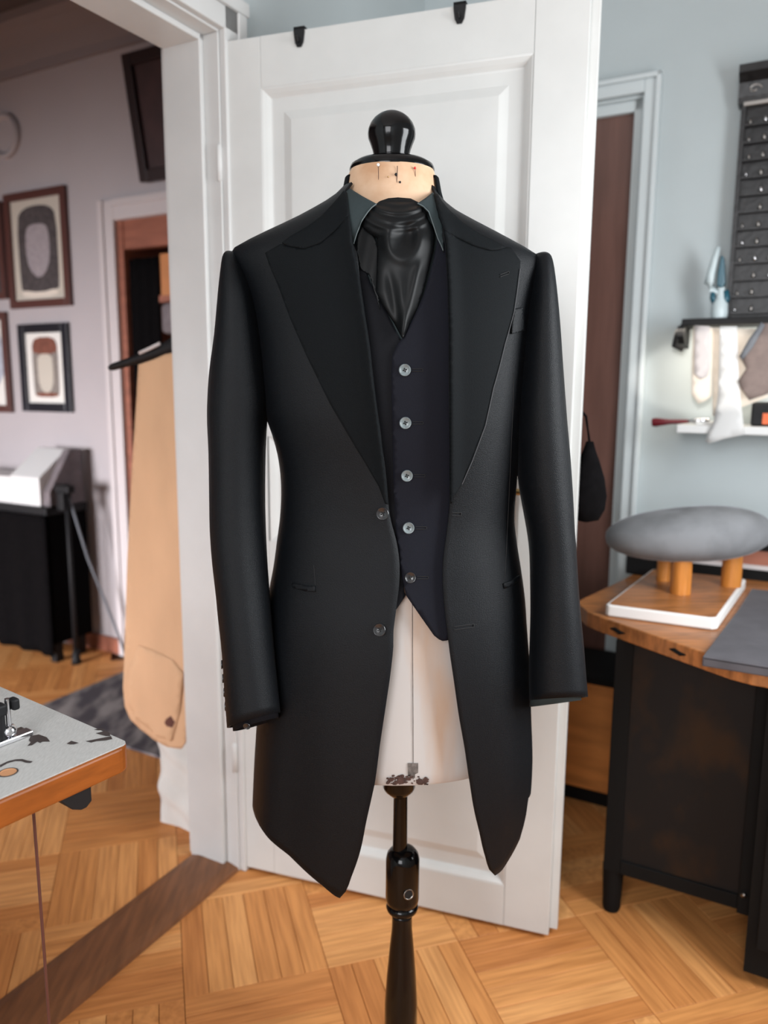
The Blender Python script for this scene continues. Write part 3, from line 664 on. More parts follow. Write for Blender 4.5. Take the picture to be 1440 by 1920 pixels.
def nrm_at(px, py, off=0):
    a = on(px-4, py, off); b_ = on(px+4, py, off); c = on(px, py-4, off); d = on(px, py+4, off)
    n = (b_-a).cross(c-d).normalized()
    return n if n.y < 0 else -n
for px, py, r in ((718, 963, .0098), (712, 1181, .0098)):
    button('button', on(px, py, .0015), nrm_at(px, py)+V((-.25, 0, .1)), r, 'buttonb', coat)
for k in range(4):
    y = 1246+k*26; x = 418.5+k*2.2; c = aty(x-1, y, 1.152-k*.004)
    button('cuff_button', c, V((-1, -.15, 0)), .0072, 'buttonb', coat, holes=False)
button('cuff_button', aty(463, 1361, 1.094), V((-.2, -1, -.25)), .0058, 'buttonb', shirt, holes=False)
def bhole(x0, y0, x1, y1, off, parent, m='stitch', gap=2.2, r=.0006):
    bm = B()
    for s in (-1, 1): tube(bm, [on(x0+(x1-x0)*t, y0+(y1-y0)*t+s*gap, off) for t in (0, .33, .66, 1)], r, 6)
    tube(bm, [on(x1, y1-gap, off), on(x1+1, y1, off), on(x1, y1+gap, off)], r*1.2, 6)
    return link('buttonhole', bm, m, parent)
bhole(848, 964, 864, 964, .001, coat, 'stitch', 3); bhole(852, 1178, 888, 1173, .001, coat, 'stitch', 3)
bhole(938, 517, 954, 511, .0062, coat)
# pockets
link('pocket_flap', patch([(546, 1092), (568, 1097), (590, 1099), (591, 1110), (570, 1108), (548, 1102)], lambda x, y: on(x, y, .0028), 5), 'coat', coat, smooth=True, solid=.0022)
link('pocket_flap', patch([(945, 1094), (960, 1088), (975, 1078), (976, 1087), (962, 1097), (947, 1104)], lambda x, y: on(x, y, .0028), 5), 'coat', coat, smooth=True, solid=.0022)
link('chest_pocket', patch([(966, 579), (981, 576), (983, 600), (984, 620), (960, 626), (961, 605)], lambda x, y: on(x, y, .0030), 4), 'coat', coat, smooth=True, solid=.0022)
for pts in (((963, 700), (962, 760), (959, 830), (955, 920), (951, 1000), (947, 1080)), ((588, 1060), (590, 1080), (591, 1097)), ((700, 1000), (700, 1001))):
    if len(pts) > 2:
        b = B(); tube(b, [on(x, y, .0003) for x, y in pts], .0005, 6); link('seam', b, 'stitch', coat)
b = B(); tube(b, [on(x+.5, y, .0066) for x, y in ((975, 504), (969, 550), (964, 584), (957, 610), (947, 645), (936, 690), (925, 729), (910, 798), (897, 833), (885, 865), (866, 908))], .0005, 6); link('lapel_edge_stitch', b, 'sheenth', coat)
# ------------------------------------------------------------------ waistcoat
vest = empty('waistcoat', V((.04, Y0, 1.2)), 'black single breasted waistcoat with grey horn buttons beneath the coat', 'waistcoat')
VOFF = -.009
VL = [(640, 440), (664, 445), (672, 470), (694, 529), (717, 570), (744, 623), (757, 648), (752, 700), (752, 1000), (758, 1110), (761, 1116), (744, 1142), (725, 1152), (650, 1150), (600, 1140), (600, 700), (600, 480)]
VR = [(754, 634), (767, 612), (782, 580), (794, 554), (804, 520), (811, 495), (818, 462), (822, 440), (860, 445), (895, 600), (900, 800), (890, 1100), (875, 1170), (845, 1198), (838, 1201), (830, 1202), (823, 1199), (814, 1192), (790, 1158), (761, 1116), (750, 1060), (743, 1000), (738, 917), (735.5, 780), (734, 700), (736, 665), (744, 648)]
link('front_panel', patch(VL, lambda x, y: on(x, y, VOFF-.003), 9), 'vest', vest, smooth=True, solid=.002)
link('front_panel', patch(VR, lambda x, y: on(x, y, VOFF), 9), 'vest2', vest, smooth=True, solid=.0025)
for px, py in ((759, 694), (760, 793), (763, 892), (766, 990), (769, 1083)):
    button('button', on(px, py, VOFF+.001), nrm_at(px, py)+V((0, 0, .05)), .0088, 'button' if py < 1050 else 'buttonb', vest)
    bhole(px+13, py, px+33, py, VOFF+.0008, vest, 'stitch')
# shirt front and collar
link('shirt_front', patch([(640, 400), (700, 384), (790, 384), (840, 400), (840, 560), (770, 680), (735, 680), (650, 520)], lambda x, y: on(x, y, -.016), 10), 'shirt', shirt, smooth=True, solid=.0015)
def wing(P, x_in):
    def f(x, y):
        k = max(0, min(1, (y-352)/100)); return on(x, y, -.004+.006*math.sin(k*math.pi))
    return patch(P, f, 4)
WL = [(645, 352), (654, 352), (680, 368), (706, 382), (697, 389), (690, 397), (679, 413), (673, 428), (669, 438), (663, 457), (657, 440), (653, 415), (648, 385)]
WR = [(812, 360), (822, 360), (826, 380), (829, 420), (831, 450), (832, 472), (828, 462), (821, 447), (812, 420), (804, 397), (794, 387), (783, 381), (798, 371)]
link('collar', wing(WL, 0), 'shirt', shirt, smooth=True, solid=.0025); link('collar', wing(WR, 0), 'shirt', shirt, smooth=True, solid=.0025)
for pts in (((706, 382), (697, 389), (690, 397), (679, 413), (673, 428), (669, 438), (663, 457)), ((783, 381), (794, 387), (804, 397), (812, 420), (821, 447), (828, 462), (831, 470))):
    b = B(); tube(b, [on(x, y, -.003+.006*math.sin(max(0, min(1, (y-352)/100))*math.pi)) for x, y in pts], .0008, 6); link('collar_edge', b, 'edge', shirt)
link('collar_band', arcstrip(.0705, .063, nx, cz-.04, cz-.012, math.radians(72), math.radians(288), .004), 'shirt', shirt, smooth=True, solid=.002)
# ------------------------------------------------------------------ cravat
def gs(x, y, cx, cy, sx_, sy_): return math.exp(-((x-cx)/sx_)**2-((y-cy)/sy_)**2)
CLf = [(372, 726), (380, 708), (395, 690), (410, 681), (425, 680), (436, 690), (446, 706), (470, 707), (510, 706), (548, 705), (576, 719), (605, 738), (633, 753)]
CRt = [(372, 770), (380, 784), (395, 797), (410, 802), (425, 812), (440, 815), (450, 815), (470, 813), (510, 803), (548, 793), (576, 783), (605, 769), (633, 757)]
def sst(a, b_, t): t = max(0, min(1, (t-a)/(b_-a))); return t*t*(3-2*t)
def crav(x, y):
    l, r = lerp(CLf, y), lerp(CRt, y); s = max(-1, min(1, (x-(l+r)/2)/max(3, (r-l)/2)))
    dome = math.sqrt(max(0, 1-s*s*.9)); h = lerp([(372, .003), (390, .012), (420, .016), (450, .016), (520, .012), (600, .008), (633, .005)], y)*dome
    # arching gathered folds over the throat
    arch_ = y+(x-748)**2*.0055
    k = 1-sst(424, 446, y)
    for c_, a_, w_ in ((384, .0022, 4), (399, .0040, 5), (416, .0030, 5.5), (431, .0028, 5)): h += k*a_*math.exp(-((arch_-c_)/w_)**2)
    # loop that turns over the knot and the hollow inside it
    rr = math.hypot((x-757)/26, (y-446)/34)
    rr2 = math.hypot((x-763)/19, (y-438)/25); h += .0035*math.exp(-((rr-1.15)/.38)**2)*sst(415, 450, y)-.0085*math.exp(-rr2**2.6)
    h += .0030*gs(x, y, 726, 455, 12, 30)
    # long soft creases of the blade
    t = max(0, min(1, (y-480)/150)); h += .0040*math.exp(-((x-(790-36*t))/9)**2)*sst(470, 520, y)
    h -= .0040*math.exp(-((x-(724+26*t))/9)**2)*sst(490, 540, y)*(1-t*.5)
    h += .0022*math.exp(-((x-(752+4*t))/8)**2)*sst(500, 560, y)
    return on(x, y, -.012+h*1.25)
CP = [(x, y) for y, x in CLf]+[(x, y) for y, x in CRt[::-1]]
CP[0] = (728, 373); CP[-1] = (768, 372)
cravat = link('cravat', patch(CP, crav, 3.2), 'satin', None, 'black satin cravat tied in a loose knot at the mannequin throat', 'cravat', smooth=True, solid=.002)
link('tail', patch([(679, 425), (700, 440), (712, 470), (712, 580), (700, 540), (692, 515), (676, 505), (668, 470), (670, 440)], lambda x, y: on(x, y, -.009+.0012*math.sin(x*.16+y*.03)), 4), 'satin', cravat, smooth=True, solid=.0015)
link('neck_band', patch([(700, 386), (712, 377), (728, 371.5), (746, 370), (770, 372), (784, 379), (796, 388), (800, 400), (690, 400)], lambda x, y: on(x, y, -.004-.0000*x), 4), 'satin', cravat, smooth=True, solid=.002)
# ------------------------------------------------------------------ sewing table, lower left
TZt = .80; TC = atz(249, 1393, TZt); TA = V((math.sin(math.radians(-144.5)), math.cos(math.radians(-144.5)), 0)); TBv = V((math.sin(math.radians(-58)), math.cos(math.radians(-58)), 0)); TBv = (TBv-TA*TBv.dot(TA)).normalized()
TM = Matrix(((TA.x, TBv.x, 0, TC.x), (TA.y, TBv.y, 0, TC.y), (0, 0, 1, 0), (0, 0, 0, 1)))
tb = empty('sewing_table', TM @ V((.3, .3, 0)), 'grey laminate sewing table with thick orange wooden edge at lower left', 'table')
def rrect(x0, x1, y0, y1, r, z, n=6):
    P = []
    for cx, cy, a0 in ((x0+r, y0+r, 180), (x1-r, y0+r, 270), (x1-r, y1-r, 0), (x0+r, y1-r, 90)):
        for i in range(n+1): a = math.radians(a0+90*i/n); P.append(TM @ V((cx+r*math.cos(a), cy+r*math.sin(a), z)))
    return P
b = B(); prism(b, rrect(0, .62, 0, .36, .022, TZt-.036), V((0, 0, .0352))); link('table_edge', b, 'tedge', tb, bevel=.003)
b = B(); prism(b, rrect(.0035, .615, .0045, .355, .010, TZt-.001), V((0, 0, .0018))); link('laminate_top', b, 'lam', tb)
for i, o_ in enumerate(((.20, .325), (.58, .325), (.58, .10))):
    bb2 = B(); box(bb2, o_[0]-.02, o_[0]+.02, o_[1]-.02, o_[1]+.02, 0, TZt-.036, TM); link('leg', bb2, 'black', tb)
def tp(px, py, z=TZt+.001): return atz(px, py, z)
kp = [(105, 1492), (163, 1466), (161, 1487), (155, 1491), (133, 1502), (122, 1502), (112, 1496)]
n_ = TBv*-1
pl0 = TM @ V((0, .035, 0))
pts = [onp(x, y, TM @ V((.0, .04, 0)), TBv) for x, y in kp]
b = B()
q0 = TM.inverted() @ atz(105, 1497, TZt-.036); q1 = TM.inverted() @ atz(163, 1468, TZt-.036)
xa, xb = max(q0.x, q1.x), min(q0.x, q1.x); yb = .006
prism(b, [TM @ V((x, yb, z)) for x, z in ((xb, TZt-.0365), (xa, TZt-.0365), (xa-.018, TZt-.058), (xa-.030, TZt-.064), (xb+.008, TZt-.064), (xb, TZt-.058))], TBv*.045); link('latch_bracket', b, 'black', tb, bevel=.001)
for P, nm in (([(57, 1388), (60, 1382), (72, 1380), (84, 1384), (89, 1390), (78, 1390), (74, 1392), (70, 1390), (62, 1395), (55, 1396), (60, 1391)], 'chip'), ([(127, 1394), (134, 1390), (145, 1393), (138, 1395), (132, 1395)], 'chip'),
              ([(166, 1389), (182, 1386), (204, 1382), (206, 1386), (196, 1388), (182, 1389), (174, 1391)], 'chip'), ([(183, 1375), (196, 1372), (203, 1374), (205, 1379), (198, 1379), (190, 1377)], 'chip'), ([(179, 1368), (190, 1366), (202, 1371), (193, 1369), (184, 1369)], 'chip'),
              ([(0, 1434), (15, 1427), (30, 1423.5), (42, 1423), (52, 1426), (62, 1427.5), (57, 1430.5), (48, 1430), (40, 1427), (28, 1427), (14, 1431), (0, 1439)], 'groove')):
    if nm == 'chip':
        gx, gy = sum(p[0] for p in P)/len(P), sum(p[1] for p in P)/len(P); P = [(gx+(x-gx)*1.25, gy+(y-gy)*1.35) for x, y in P]
    vs, fs = fill2d(P, 4); b = B(); bv = [b.verts.new(tp(v.x, v.y, TZt+.0012)) for v in vs]
    for f in fs: b.faces.new([bv[i] for i in f])
    bmesh.ops.recalc_face_normals(b, faces=b.faces); link(nm, b, 'chip', tb)
hc = tp(15, 1448, TZt+.0013); b = B(); lathe(b, [(.0001, -.0004), (.0085, -.0004), (.0098, .0002), (.0108, .0002)], hc, n=24, mi=0, cap=False); link('cable_hole', b, 'rawwood', tb)
b = B(); lathe(b, [(.0100, .0002), (.0113, .0005), (.0120, .0001)], hc, n=24, cap=False); link('hole_ring', b, 'chip', tb)
# chrome attachment standing on the table
gz = TZt+.001; gp = tp(14, 1388); gd = TA
sg = empty('seam_guide', gp, 'chrome sewing foot attachment with black clamp on the grey table', 'tool')
GM = Matrix(((TA.x, TBv.x, 0, gp.x), (TA.y, TBv.y, 0, gp.y), (0, 0, 1, gz), (0, 0, 0, 1)))
b = B(); box(b, -.030, .050, -.014, .004, 0, .007, GM); link('foot_plate', b, 'metal', sg, bevel=.0015)
b = B(); box(b, -.030, .040, .004, .018, 0, .004, GM); link('side_plate', b, 'steel', sg, bevel=.001)
b = B(); tube(b, [GM @ V((-.002, -.003, .006)), GM @ V((-.002, -.003, .060))], .0036, 14); link('post', b, 'metal', sg, smooth=True, auto=50)
b = B(); box(b, .004, .010, -.007, .001, .006, .052, GM); link('guide_bar', b, 'black', sg, bevel=.001)
b = B(); lathe(b, [(.0001, 0), (.009, .002), (.010, .009), (.006, .015)], GM @ V((-.002, -.003, .007)), n=20); link('ball_joint', b, 'metal', sg, smooth=True)
b = B(); box(b, .002, .022, -.012, .006, .040, .056, GM); box(b, -.016, -.006, -.011, .005, .042, .058, GM); link('clamp', b, 'black', sg, bevel=.003)
b = B(); lathe(b, [(.0001, -.001), (.005, 0), (.0055, .014), (.0001, .015)], GM @ V((.020, -.003, .048)), TA, n=14); link('clamp_screw', b, 'metal', sg, smooth=True)
# hanging cord below the table
c0 = atz(62, 1512, TZt-.036); b = B()
c0 = onp(62, 1512, TM @ V((.0, .075, 0)), TBv); c0.z = min(c0.z, TZt-.037)
tube(b, [V((c0.x, c0.y, TZt-.037)), c0*1.0, V((c0.x+.001, c0.y, .5)), V((c0.x, c0.y+.001, .2)), V((c0.x-.002, c0.y, .03)), V((c0.x-.03, c0.y-.02, .004)), V((c0.x-.15, c0.y-.06, .004))], .0021, 8)
link('cord', b, 'fr_brown', None, 'thin dark cord hanging from the sewing table down to the floor', 'cord', smooth=True)
# ------------------------------------------------------------------ workbench on the right
BZ = .74
def uvw(p): d = p-K; return V((d.dot(D2), d.dot(D1), p.z))
bench = empty('workbench', W(1.5, -.5, 0), 'wooden workbench with irregular plank top over a blackened cabinet', 'workbench')
Lb = uvw(atz(1088, 1127, BZ)); Wb = uvw(atz(1165, 1088, BZ))
TP = [(Lb.x-.01, Lb.y-.02), (.765, -.63), (.80, -.685), (.84, -.715), (1.00, -.81), (1.14, -.893), (1.18, -.905), (1.215, -.907), (1.95, -.907), (1.95, -.03), (Wb.x+.04, -.03), (Wb.x, Wb.y)]
cen = []
b = B(); prism(b, [RM @ V((x, y, BZ-.038)) for x, y in TP], V((0, 0, .038))); link('bench_top', b, 'bench', bench, bevel=.003)
for (x, y) in ((.885, -.742), (1.03, -.826)):
    b = B(); q = RM @ V((x, y, BZ-.019)); dirn = (RM @ V((1.14, -.893, 0))-RM @ V((.84, -.715, 0))).normalized(); nn = V((dirn.y, -dirn.x, 0))
    tube(b, [q-dirn*.022-nn*-.0005, q-dirn*.008+V((0, 0, .002))-nn*-.0012, q+dirn*.008-V((0, 0, .002))-nn*-.0012, q+dirn*.022-nn*-.0005], .0, 6, rs=[.0015, .005, .005, .0015]); link('knot', b, 'cabblk', bench)
CV = -.745
b = B(); box(b, .885, 1.205, CV, -.10, .115, BZ-.038); link('cabinet_body', b, 'cab', bench)
b = B(); box(b, .885, .925, CV-.006, CV+.02, .115, BZ-.038); link('side_post', b, 'cabblk', bench, bevel=.002)
b = B(); box(b, .925, 1.185, CV-.006, CV+.01, .115, .15); link('bottom_rail', b, 'cabblk', bench, bevel=.002)
b = B(); box(b, 1.185, 1.21, CV-.02, CV+.05, .115, BZ-.038); link('side_post', b, 'cabblk', bench, bevel=.002)
b = B(); box(b, 1.21, 1.92, CV-.09, -.10, .03, BZ-.038); link('cabinet_body', b, 'cabblk', bench)
for k in range(2):
    b = B(); box(b, 1.23+k*.34, 1.55+k*.34, CV-.105, CV-.09, .10, BZ-.06); dr = link('cabinet_door', b, 'cabblk', bench, bevel=.003)
    b = B(); lathe(b, [(.006, 0), (.012, .012), (.008, .02), (.0001, .022)], RM @ V((1.27+k*.34, CV-.105, .62)), -D1, n=14); link('knob', b, 'steel', dr, smooth=True)
b = B(); lathe(b, [(.004, 0), (.007, .004), (.0001, .006)], RM @ V((1.197, CV-.02, .165)), -D1, n=12); link('nail_head', b, 'steel', bench, smooth=True)
for x, y in ((.905, CV+.02), (.905, -.13), (1.88, -.13)):
    b = B(); c = RM @ V((x, y, 0)); lathe(b, [(.019, 0), (.022, .01), (.022, .03), (.026, .12)], c, n=16); link('leg', b, 'cabblk', bench, smooth=True, auto=50)
# back ledge along the wall
bl = empty('wall_ledge', W(1.6, -.06, BZ), 'low dark wood ledge strip on the workbench against the blue wall', 'ledge')
b = B(); box(b, .93, 1.95, -.13, -.012, BZ, BZ+.030); link('board', b, 'cabblk', bl)
b = B(); box(b, .95, 1.95, -.125, -.012, BZ+.030, BZ+.042); link('board', b, 'paperl', bl)
b = B(); box(b, .96, 1.95, -.115, -.012, BZ+.042, BZ+.085); link('board', b, 'wardrobe', bl)
b = B(); box(b, .90, 1.95, -.12, -.012, BZ+.085, BZ+.10); link('board', b, 'cabblk', bl)
b = B(); box(b, .80, .905, -.235, -.14, BZ, BZ+.055); box(b, .82, .90, -.22, -.15, BZ+.055, BZ+.075)
link('tool_box', b, 'black', None, 'small black box on the workbench behind the pressing board', 'box', bevel=.004)
# low orange chest by the far door
ch = empty('low_chest', W(.66, -.2, 0), 'low orange pine chest beneath the bench end by the brown door', 'chest')
b = B(); box(b, .35, .84, -.27, -.04, .05, .40); link('body', b, 'orange', ch, bevel=.004)
b = B(); box(b, .33, .86, -.29, -.03, .40, .425); link('shadow_lid', b, 'cabblk', ch, bevel=.004)  # black here paints the shadow line along the chest top
b = B(); box(b, .36, .83, -.255, -.05, 0, .05); link('plinth', b, 'cabblk', ch)
# pressing board with padded ham
pb = empty('pressing_board', W(.98, -.48, BZ), 'grey padded ironing ham on three wooden posts with white edged board', 'pressing board')
b = B(); 
PB = [(.845, -.695), (.853, -.703), (1.082, -.695), (1.094, -.685), (1.124, -.262), (1.116, -.252), (.885, -.258), (.878, -.266)]
prism(b, [RM @ V((x, y, BZ+.001)) for x, y in PB], V((0, 0, .028))); link('board', b, 'whitetrim', pb, bevel=.004)
b = B(); cx_, cy_ = .985, -.475
prism(b, [RM @ V((cx_+(x-cx_)*.945, cy_+(y-cy_)*.97, BZ+.0285)) for x, y in PB], V((0, 0, .0012))); link('board_face', b, 'bench', pb)
hcen = aty(1290, 1001, 1.93)
for px, py in ((1275, 1112), (1370, 1098), (1243, 1088)):
    c = atz(px, py, BZ+.03); b = B(); lathe(b, [(.0255, 0), (.0250, .05), (.0235, .12), (.0225, hcen.z-.025-BZ-.03)] if px != 1243 else [(.018, 0), (.018, hcen.z-.025-BZ-.03)], c, n=20); link('post', b, 'post', pb, smooth=True, auto=50)
b = B(); n1, n2 = 40, 20; hx = (D2*.97+V((0, 0, .02))).normalized()
hxx = V((1, -.12, .085)).normalized(); hyy = V((.12, 1, 0)).normalized(); hzz = hxx.cross(hyy).normalized()
gr = []
for j in range(n2+1):
    v_ = -math.pi/2+math.pi*j/n2; r = []
    for i in range(n1):
        t = 2*math.pi*i/n1; cc = math.cos(v_)
        lx = .205*math.copysign(abs(math.cos(t))**.92, math.cos(t))*cc**.8; ly = .115*math.sin(t)*cc**.8
        lz = .066*math.copysign(abs(math.sin(v_))**.9, math.sin(v_))*(1.0+.06*math.cos(t))
        r.append(b.verts.new(hcen+hxx*lx+hyy*ly+hzz*lz))
    gr.append(r)
for j in range(n2):
    for i in range(n1): b.faces.new((gr[j][i], gr[j][(i+1) % n1], gr[j+1][(i+1) % n1], gr[j+1][i]))
bmesh.ops.remove_doubles(b, verts=b.verts, dist=1e-5); link('padded_top', b, 'ham', pb, smooth=True)
# dark cloth on the bench
b = B(); CPl = [atz(1325, 1216, BZ+.002), atz(1375, 1145, BZ+.002), atz(1402, 1108, BZ+.002)]
u_ = [uvw(p) for p in CPl]
poly = [(u_[0].x, -.915), (u_[1].x+.012, u_[1].y), (max(u_[2].x, 1.14), u_[2].y), (1.75, u_[2].y+.02), (1.75, -.915)]
prism(b, [RM @ V((x, y, BZ+.001)) for x, y in poly], V((0, 0, .009)))
prism(b, [RM @ V((u_[0].x, -.915, z)) for z in (BZ-.012, BZ+.010)]+[RM @ V((u_[0].x, -.909, z)) for z in (BZ+.010, BZ-.012)], D2*(1.75-u_[0].x))
link('felt_cloth', b, 'grey', None, 'charcoal felt cloth lying over the workbench front edge at far right', 'cloth', bevel=.004)
# ------------------------------------------------------------------ right wall: shelves and what hangs there
sh = empty('wall_shelf', W(1.2, -.06, 1.16), 'white wall shelf on the blue wall above the padded ham', 'shelf')
b = B(); box(b, .905, 1.9, -.16, 0, 1.155, 1.178); link('board', b, 'shelf', sh, bevel=.003)
b = B(); box(b, 1.5, 1.52, -.12, 0, 1.06, 1.155); link('bracket', b, 'shelf', sh)
us = empty('black_shelf', W(1.1, -.06, 1.47), 'narrow black upper shelf with lamp under it on the blue wall', 'shelf')
b = B(); box(b, .895, 1.9, -.13, 0, 1.458, 1.478); link('board', b, 'black', us, bevel=.003)
b = B(); prism(b, [RM @ V((.885, v, z)) for v, z in ((-.13, 1.458), (-.13, 1.43), (-.10, 1.41), (0, 1.40), (0, 1.458))], D2*.018); link('bracket', b, 'black', us)
b = B(); tube(b, [RM @ V(p) for p in ((.905, -.11, 1.47), (.885, -.12, 1.44), (.878, -.11, 1.405), (.90, -.10, 1.395))], .009, 10); link('lamp_arm', b, 'black', us, smooth=True)
b = B(); box(b, 1.3, 1.32, -.1, 0, 1.37, 1.458); link('bracket', b, 'black', us)
def sheet(P, v, m, name, lab, cat='pattern', step=14, wob=.004, group=None, parent=None, th=.0012, tw=0.0):
    p0 = W(0, v)
    def f(x, y):
        p = onp(x, y, p0, D1); return p+D1*(wob*math.sin(x*.06+y*.021)+tw*(y-P[0][1])*.0001)
    return link(name, patch(P, f, step), m, parent, lab, cat, group, smooth=True, solid=th)
sheet([(1300, 612), (1336, 614), (1335, 700), (1334, 742), (1322, 752), (1309, 757), (1297, 740), (1297, 690)], -.150, 'paperc', 'paper_pattern', 'cream and orange paper pattern tip hanging behind the narrow pink one', group='paper patterns hanging from the black shelf')
sheet([(1302, 610), (1331, 612), (1331, 690), (1326, 706), (1314, 711), (1302, 700)], -.158, 'paperl', 'paper_pattern', 'narrow pale pink paper pattern, leftmost under the black shelf', group='paper patterns hanging from the black shelf')
sheet([(1336, 614), (1440, 618), (1446, 700), (1440, 745), (1400, 760), (1345, 782), (1336, 780)], -.148, 'paperc', 'paper_pattern', 'broad cream paper pattern behind the flared grey white strip', group='paper patterns hanging from the black shelf')
sheet([(1350, 612), (1382, 612), (1384, 680), (1388, 740), (1396, 815), (1360, 822), (1328, 832), (1322, 826), (1338, 790), (1346, 740), (1348, 680)], -.172, 'paperw', 'paper_pattern', 'long grey white paper strip flaring out below the white shelf', group='paper patterns hanging from the black shelf')
sheet([(1432, 606), (1460, 606), (1470, 720), (1440, 738), (1405, 750), (1390, 728), (1384, 715), (1400, 690), (1388, 668), (1415, 630)], -.178, 'taupe', 'wool_swatch', 'taupe wool swatch hanging at the right edge beside the paper strips', 'fabric', th=.002)
sheet([(1428, 604), (1434, 610), (1412, 650), (1392, 675), (1386, 668), (1404, 636)], -.184, 'slate', 'wool_swatch', 'slate grey folded edge of wool hanging over the taupe swatch', 'fabric', th=.003)
b = B(); box(b, 1.095, 1.5, -.13, -.02, 1.179, 1.245); bx = link('black_case', b, 'black', None, 'black case with orange label on the white shelf, right edge', 'case', bevel=.006)
b = B(); box(b, 1.125, 1.142, -.1315, -.13, 1.185, 1.215); link('label_tag', b, 'orangem', bx)
b = B(); box(b, .955, 1.04, -.14, -.05, 1.179, 1.187); link('paper_stack', b, 'paperw', None, 'small stack of white papers lying on the white shelf end', 'paper')
# maroon handled tool sticking out from the shelf
mb = empty('clothes_brush', W(.9, -.13, 1.19), 'maroon handled tool lying on the white shelf and sticking out left', 'tool')
b = B(); P0 = onp(1223, 792, W(0, -.13), D1); P1 = onp(1290, 790, W(0, -.13), D1); P2 = onp(1330, 788, W(0, -.13), D1)
tube(b, [P0, P0.lerp(P1, .1), P0.lerp(P1, .5), P1], .01, 14, rs=[.012, .0135, .0075, .0055]); link('handle', b, 'maroon', mb, smooth=True, auto=50)
b = B(); tube(b, [P1, P1.lerp(P2, .3), P2], .004, 10, rs=[.004, .008, .008]); link('shaft', b, 'metal', mb, smooth=True)
# steam iron standing on the black shelf
ir = empty('steam_iron', onp(1348, 598, W(0, -.095), D1), 'pale steam iron with teal plate standing upright on the black shelf', 'iron')
def ip(x, y, v=-.095): return onp(x, y, W(0, v), D1)
b = B(); tube(b, [ip(*q) for q in ((1347, 463), (1341, 485), (1333, 515), (1329, 530), (1336, 542), (1347, 552), (1348, 572))], .01, 12, rs=[.006, .010, .012, .013, .012, .010, .009]); link('handle', b, 'ironw', ir, smooth=True)
b = B(); prism(b, [ip(x, y, -.11) for x, y in ((1352, 478), (1357, 482), (1358, 500), (1359, 530), (1354, 540), (1344, 535), (1346, 510))], D1*.03); link('soleplate', b, 'teal', ir, bevel=.003)
b = B(); lathe(b, [(.021, 0), (.023, .015), (.021, .04), (.012, .055), (.010, .085)], ip(1348, 597), n=18); link('heel', b, 'ironw', ir, smooth=True, auto=50)
b = B(); tube(b, [ip(1338, 548), ip(1336, 558), ip(1340, 568)], .008, 10); tube(b, [ip(1360, 545), ip(1362, 560), ip(1357, 572)], .009, 10); link('water_tank', b, 'teal', ir, smooth=True)
# black carved cabinet with rows of metal
u0 = uvw(onp(1383, 300, W(0, -.05), D1)).x; cabz0, cabz1 = 1.479, 2.06
rk = empty('carved_rack', W(u0+.15, -.04, 1.48), 'black carved rack with metal thimbles in rows on the blue wall', 'rack')
b = B(); box(b, u0, u0+.40, -.03, 0, cabz0, cabz1); link('back_board', b, 'carved', rk)
b = B(); prism(b, [RM @ V((u0-.01, v, z)) for v, z in ((0, 2.06), (-.05, 2.06), (-.055, 2.075), (-.06, 2.11), (-.085, 2.13), (-.085, 2.15), (0, 2.15))], D2*.42); link('cornice', b, 'carved', rk)
b = B(); box(b, u0+.004, u0+.40, -.058, -.03, 2.05, 2.062); link('cornice_rail', b, 'steel', rk, bevel=.002)
b = B()
for k in range(7):
    cx0 = u0+.03+k*.055
    tube(b, [RM @ V((cx0+.018*math.cos(t)*(1-t/9), -.057, 2.092+.012*math.sin(t)*(1-t/9))) for t in [i*.6 for i in range(11)]], .0025, 6)
link('scroll_carving', b, 'steel', rk, smooth=True)
for x in (u0, u0+.13, u0+.26, u0+.385):
    b = B(); box(b, x, x+.012, -.055, -.03, cabz0, 2.05); link('divider', b, 'carved', rk)
rk_rows = 12
for r in range(rk_rows):
    z = cabz0+.02+r*.046
    b = B(); box(b, u0, u0+.40, -.052, -.03, z-.006, z); link('slat', b, 'carved', rk)
    for c_ in range(5):
        if rnd.random() < .25 and c_ != 1: continue
        xx = u0+.025+c_*.038+rnd.uniform(-.003, .003)
        s = 1.0 if c_ == 1 else .75
        b = B(); lathe(b, [(.0055*s, 0), (.005*s, .010*s), (.0035*s, .016*s), (.0001, .018*s)], RM @ V((xx, -.044, z)), n=10); link('thimble', b, 'steel' if (r+c_) % 4 else 'metal', rk, smooth=True)
# ------------------------------------------------------------------ far room
wd = empty('wardrobe', W(-1.1, .3, 0), 'built-in red brown wardrobe niche seen in the far room wall', 'wardrobe')
b = B(); box(b, NU0, NU0+.035, .0, .55, 0, NZ); link('side_panel', b, 'wardrobe', wd)
b = B(); box(b, NU1-.05, NU1, .0, .55, 0, NZ); link('side_panel', b, 'wardrobe', wd)
b = B(); box(b, NU0, NU1, .50, .55, 0, NZ); link('back_panel', b, 'black', wd)
b = B(); box(b, NU0+.035, NU1-.05, .005, .05, 1.865, NZ); link('top_panel', b, 'wardrobe', wd)
b = B(); box(b, NU0+.055, NU1-.05, .12, .5, NZ-.02, NZ); link('ceiling_panel', b, 'black', wd)
b = B(); box(b, -1.255, NU1-.05, .025, .05, 1.66, 1.835); link('door_panel', b, 'wardor', wd)
b = B(); box(b, -1.255, NU1-.05, .01, .05, 1.632, 1.66); link('rail', b, 'wardrobe', wd)
b = B(); box(b, NU0+.05, NU1-.05, .0, .5, 0, .03); link('floor_panel', b, 'thresh', wd)
dc = empty('door_3', W(-1.1, 0, 0), None, None); dc['kind'] = 'structure'
b = B(); box(b, NU0-.085, NU0, -.02, 0, 0, NZ+.085); box(b, NU0-.085, NU0-.055, -.03, -.02, 0, NZ+.085); link('casing', b, 'casing2', dc, bevel=.003)
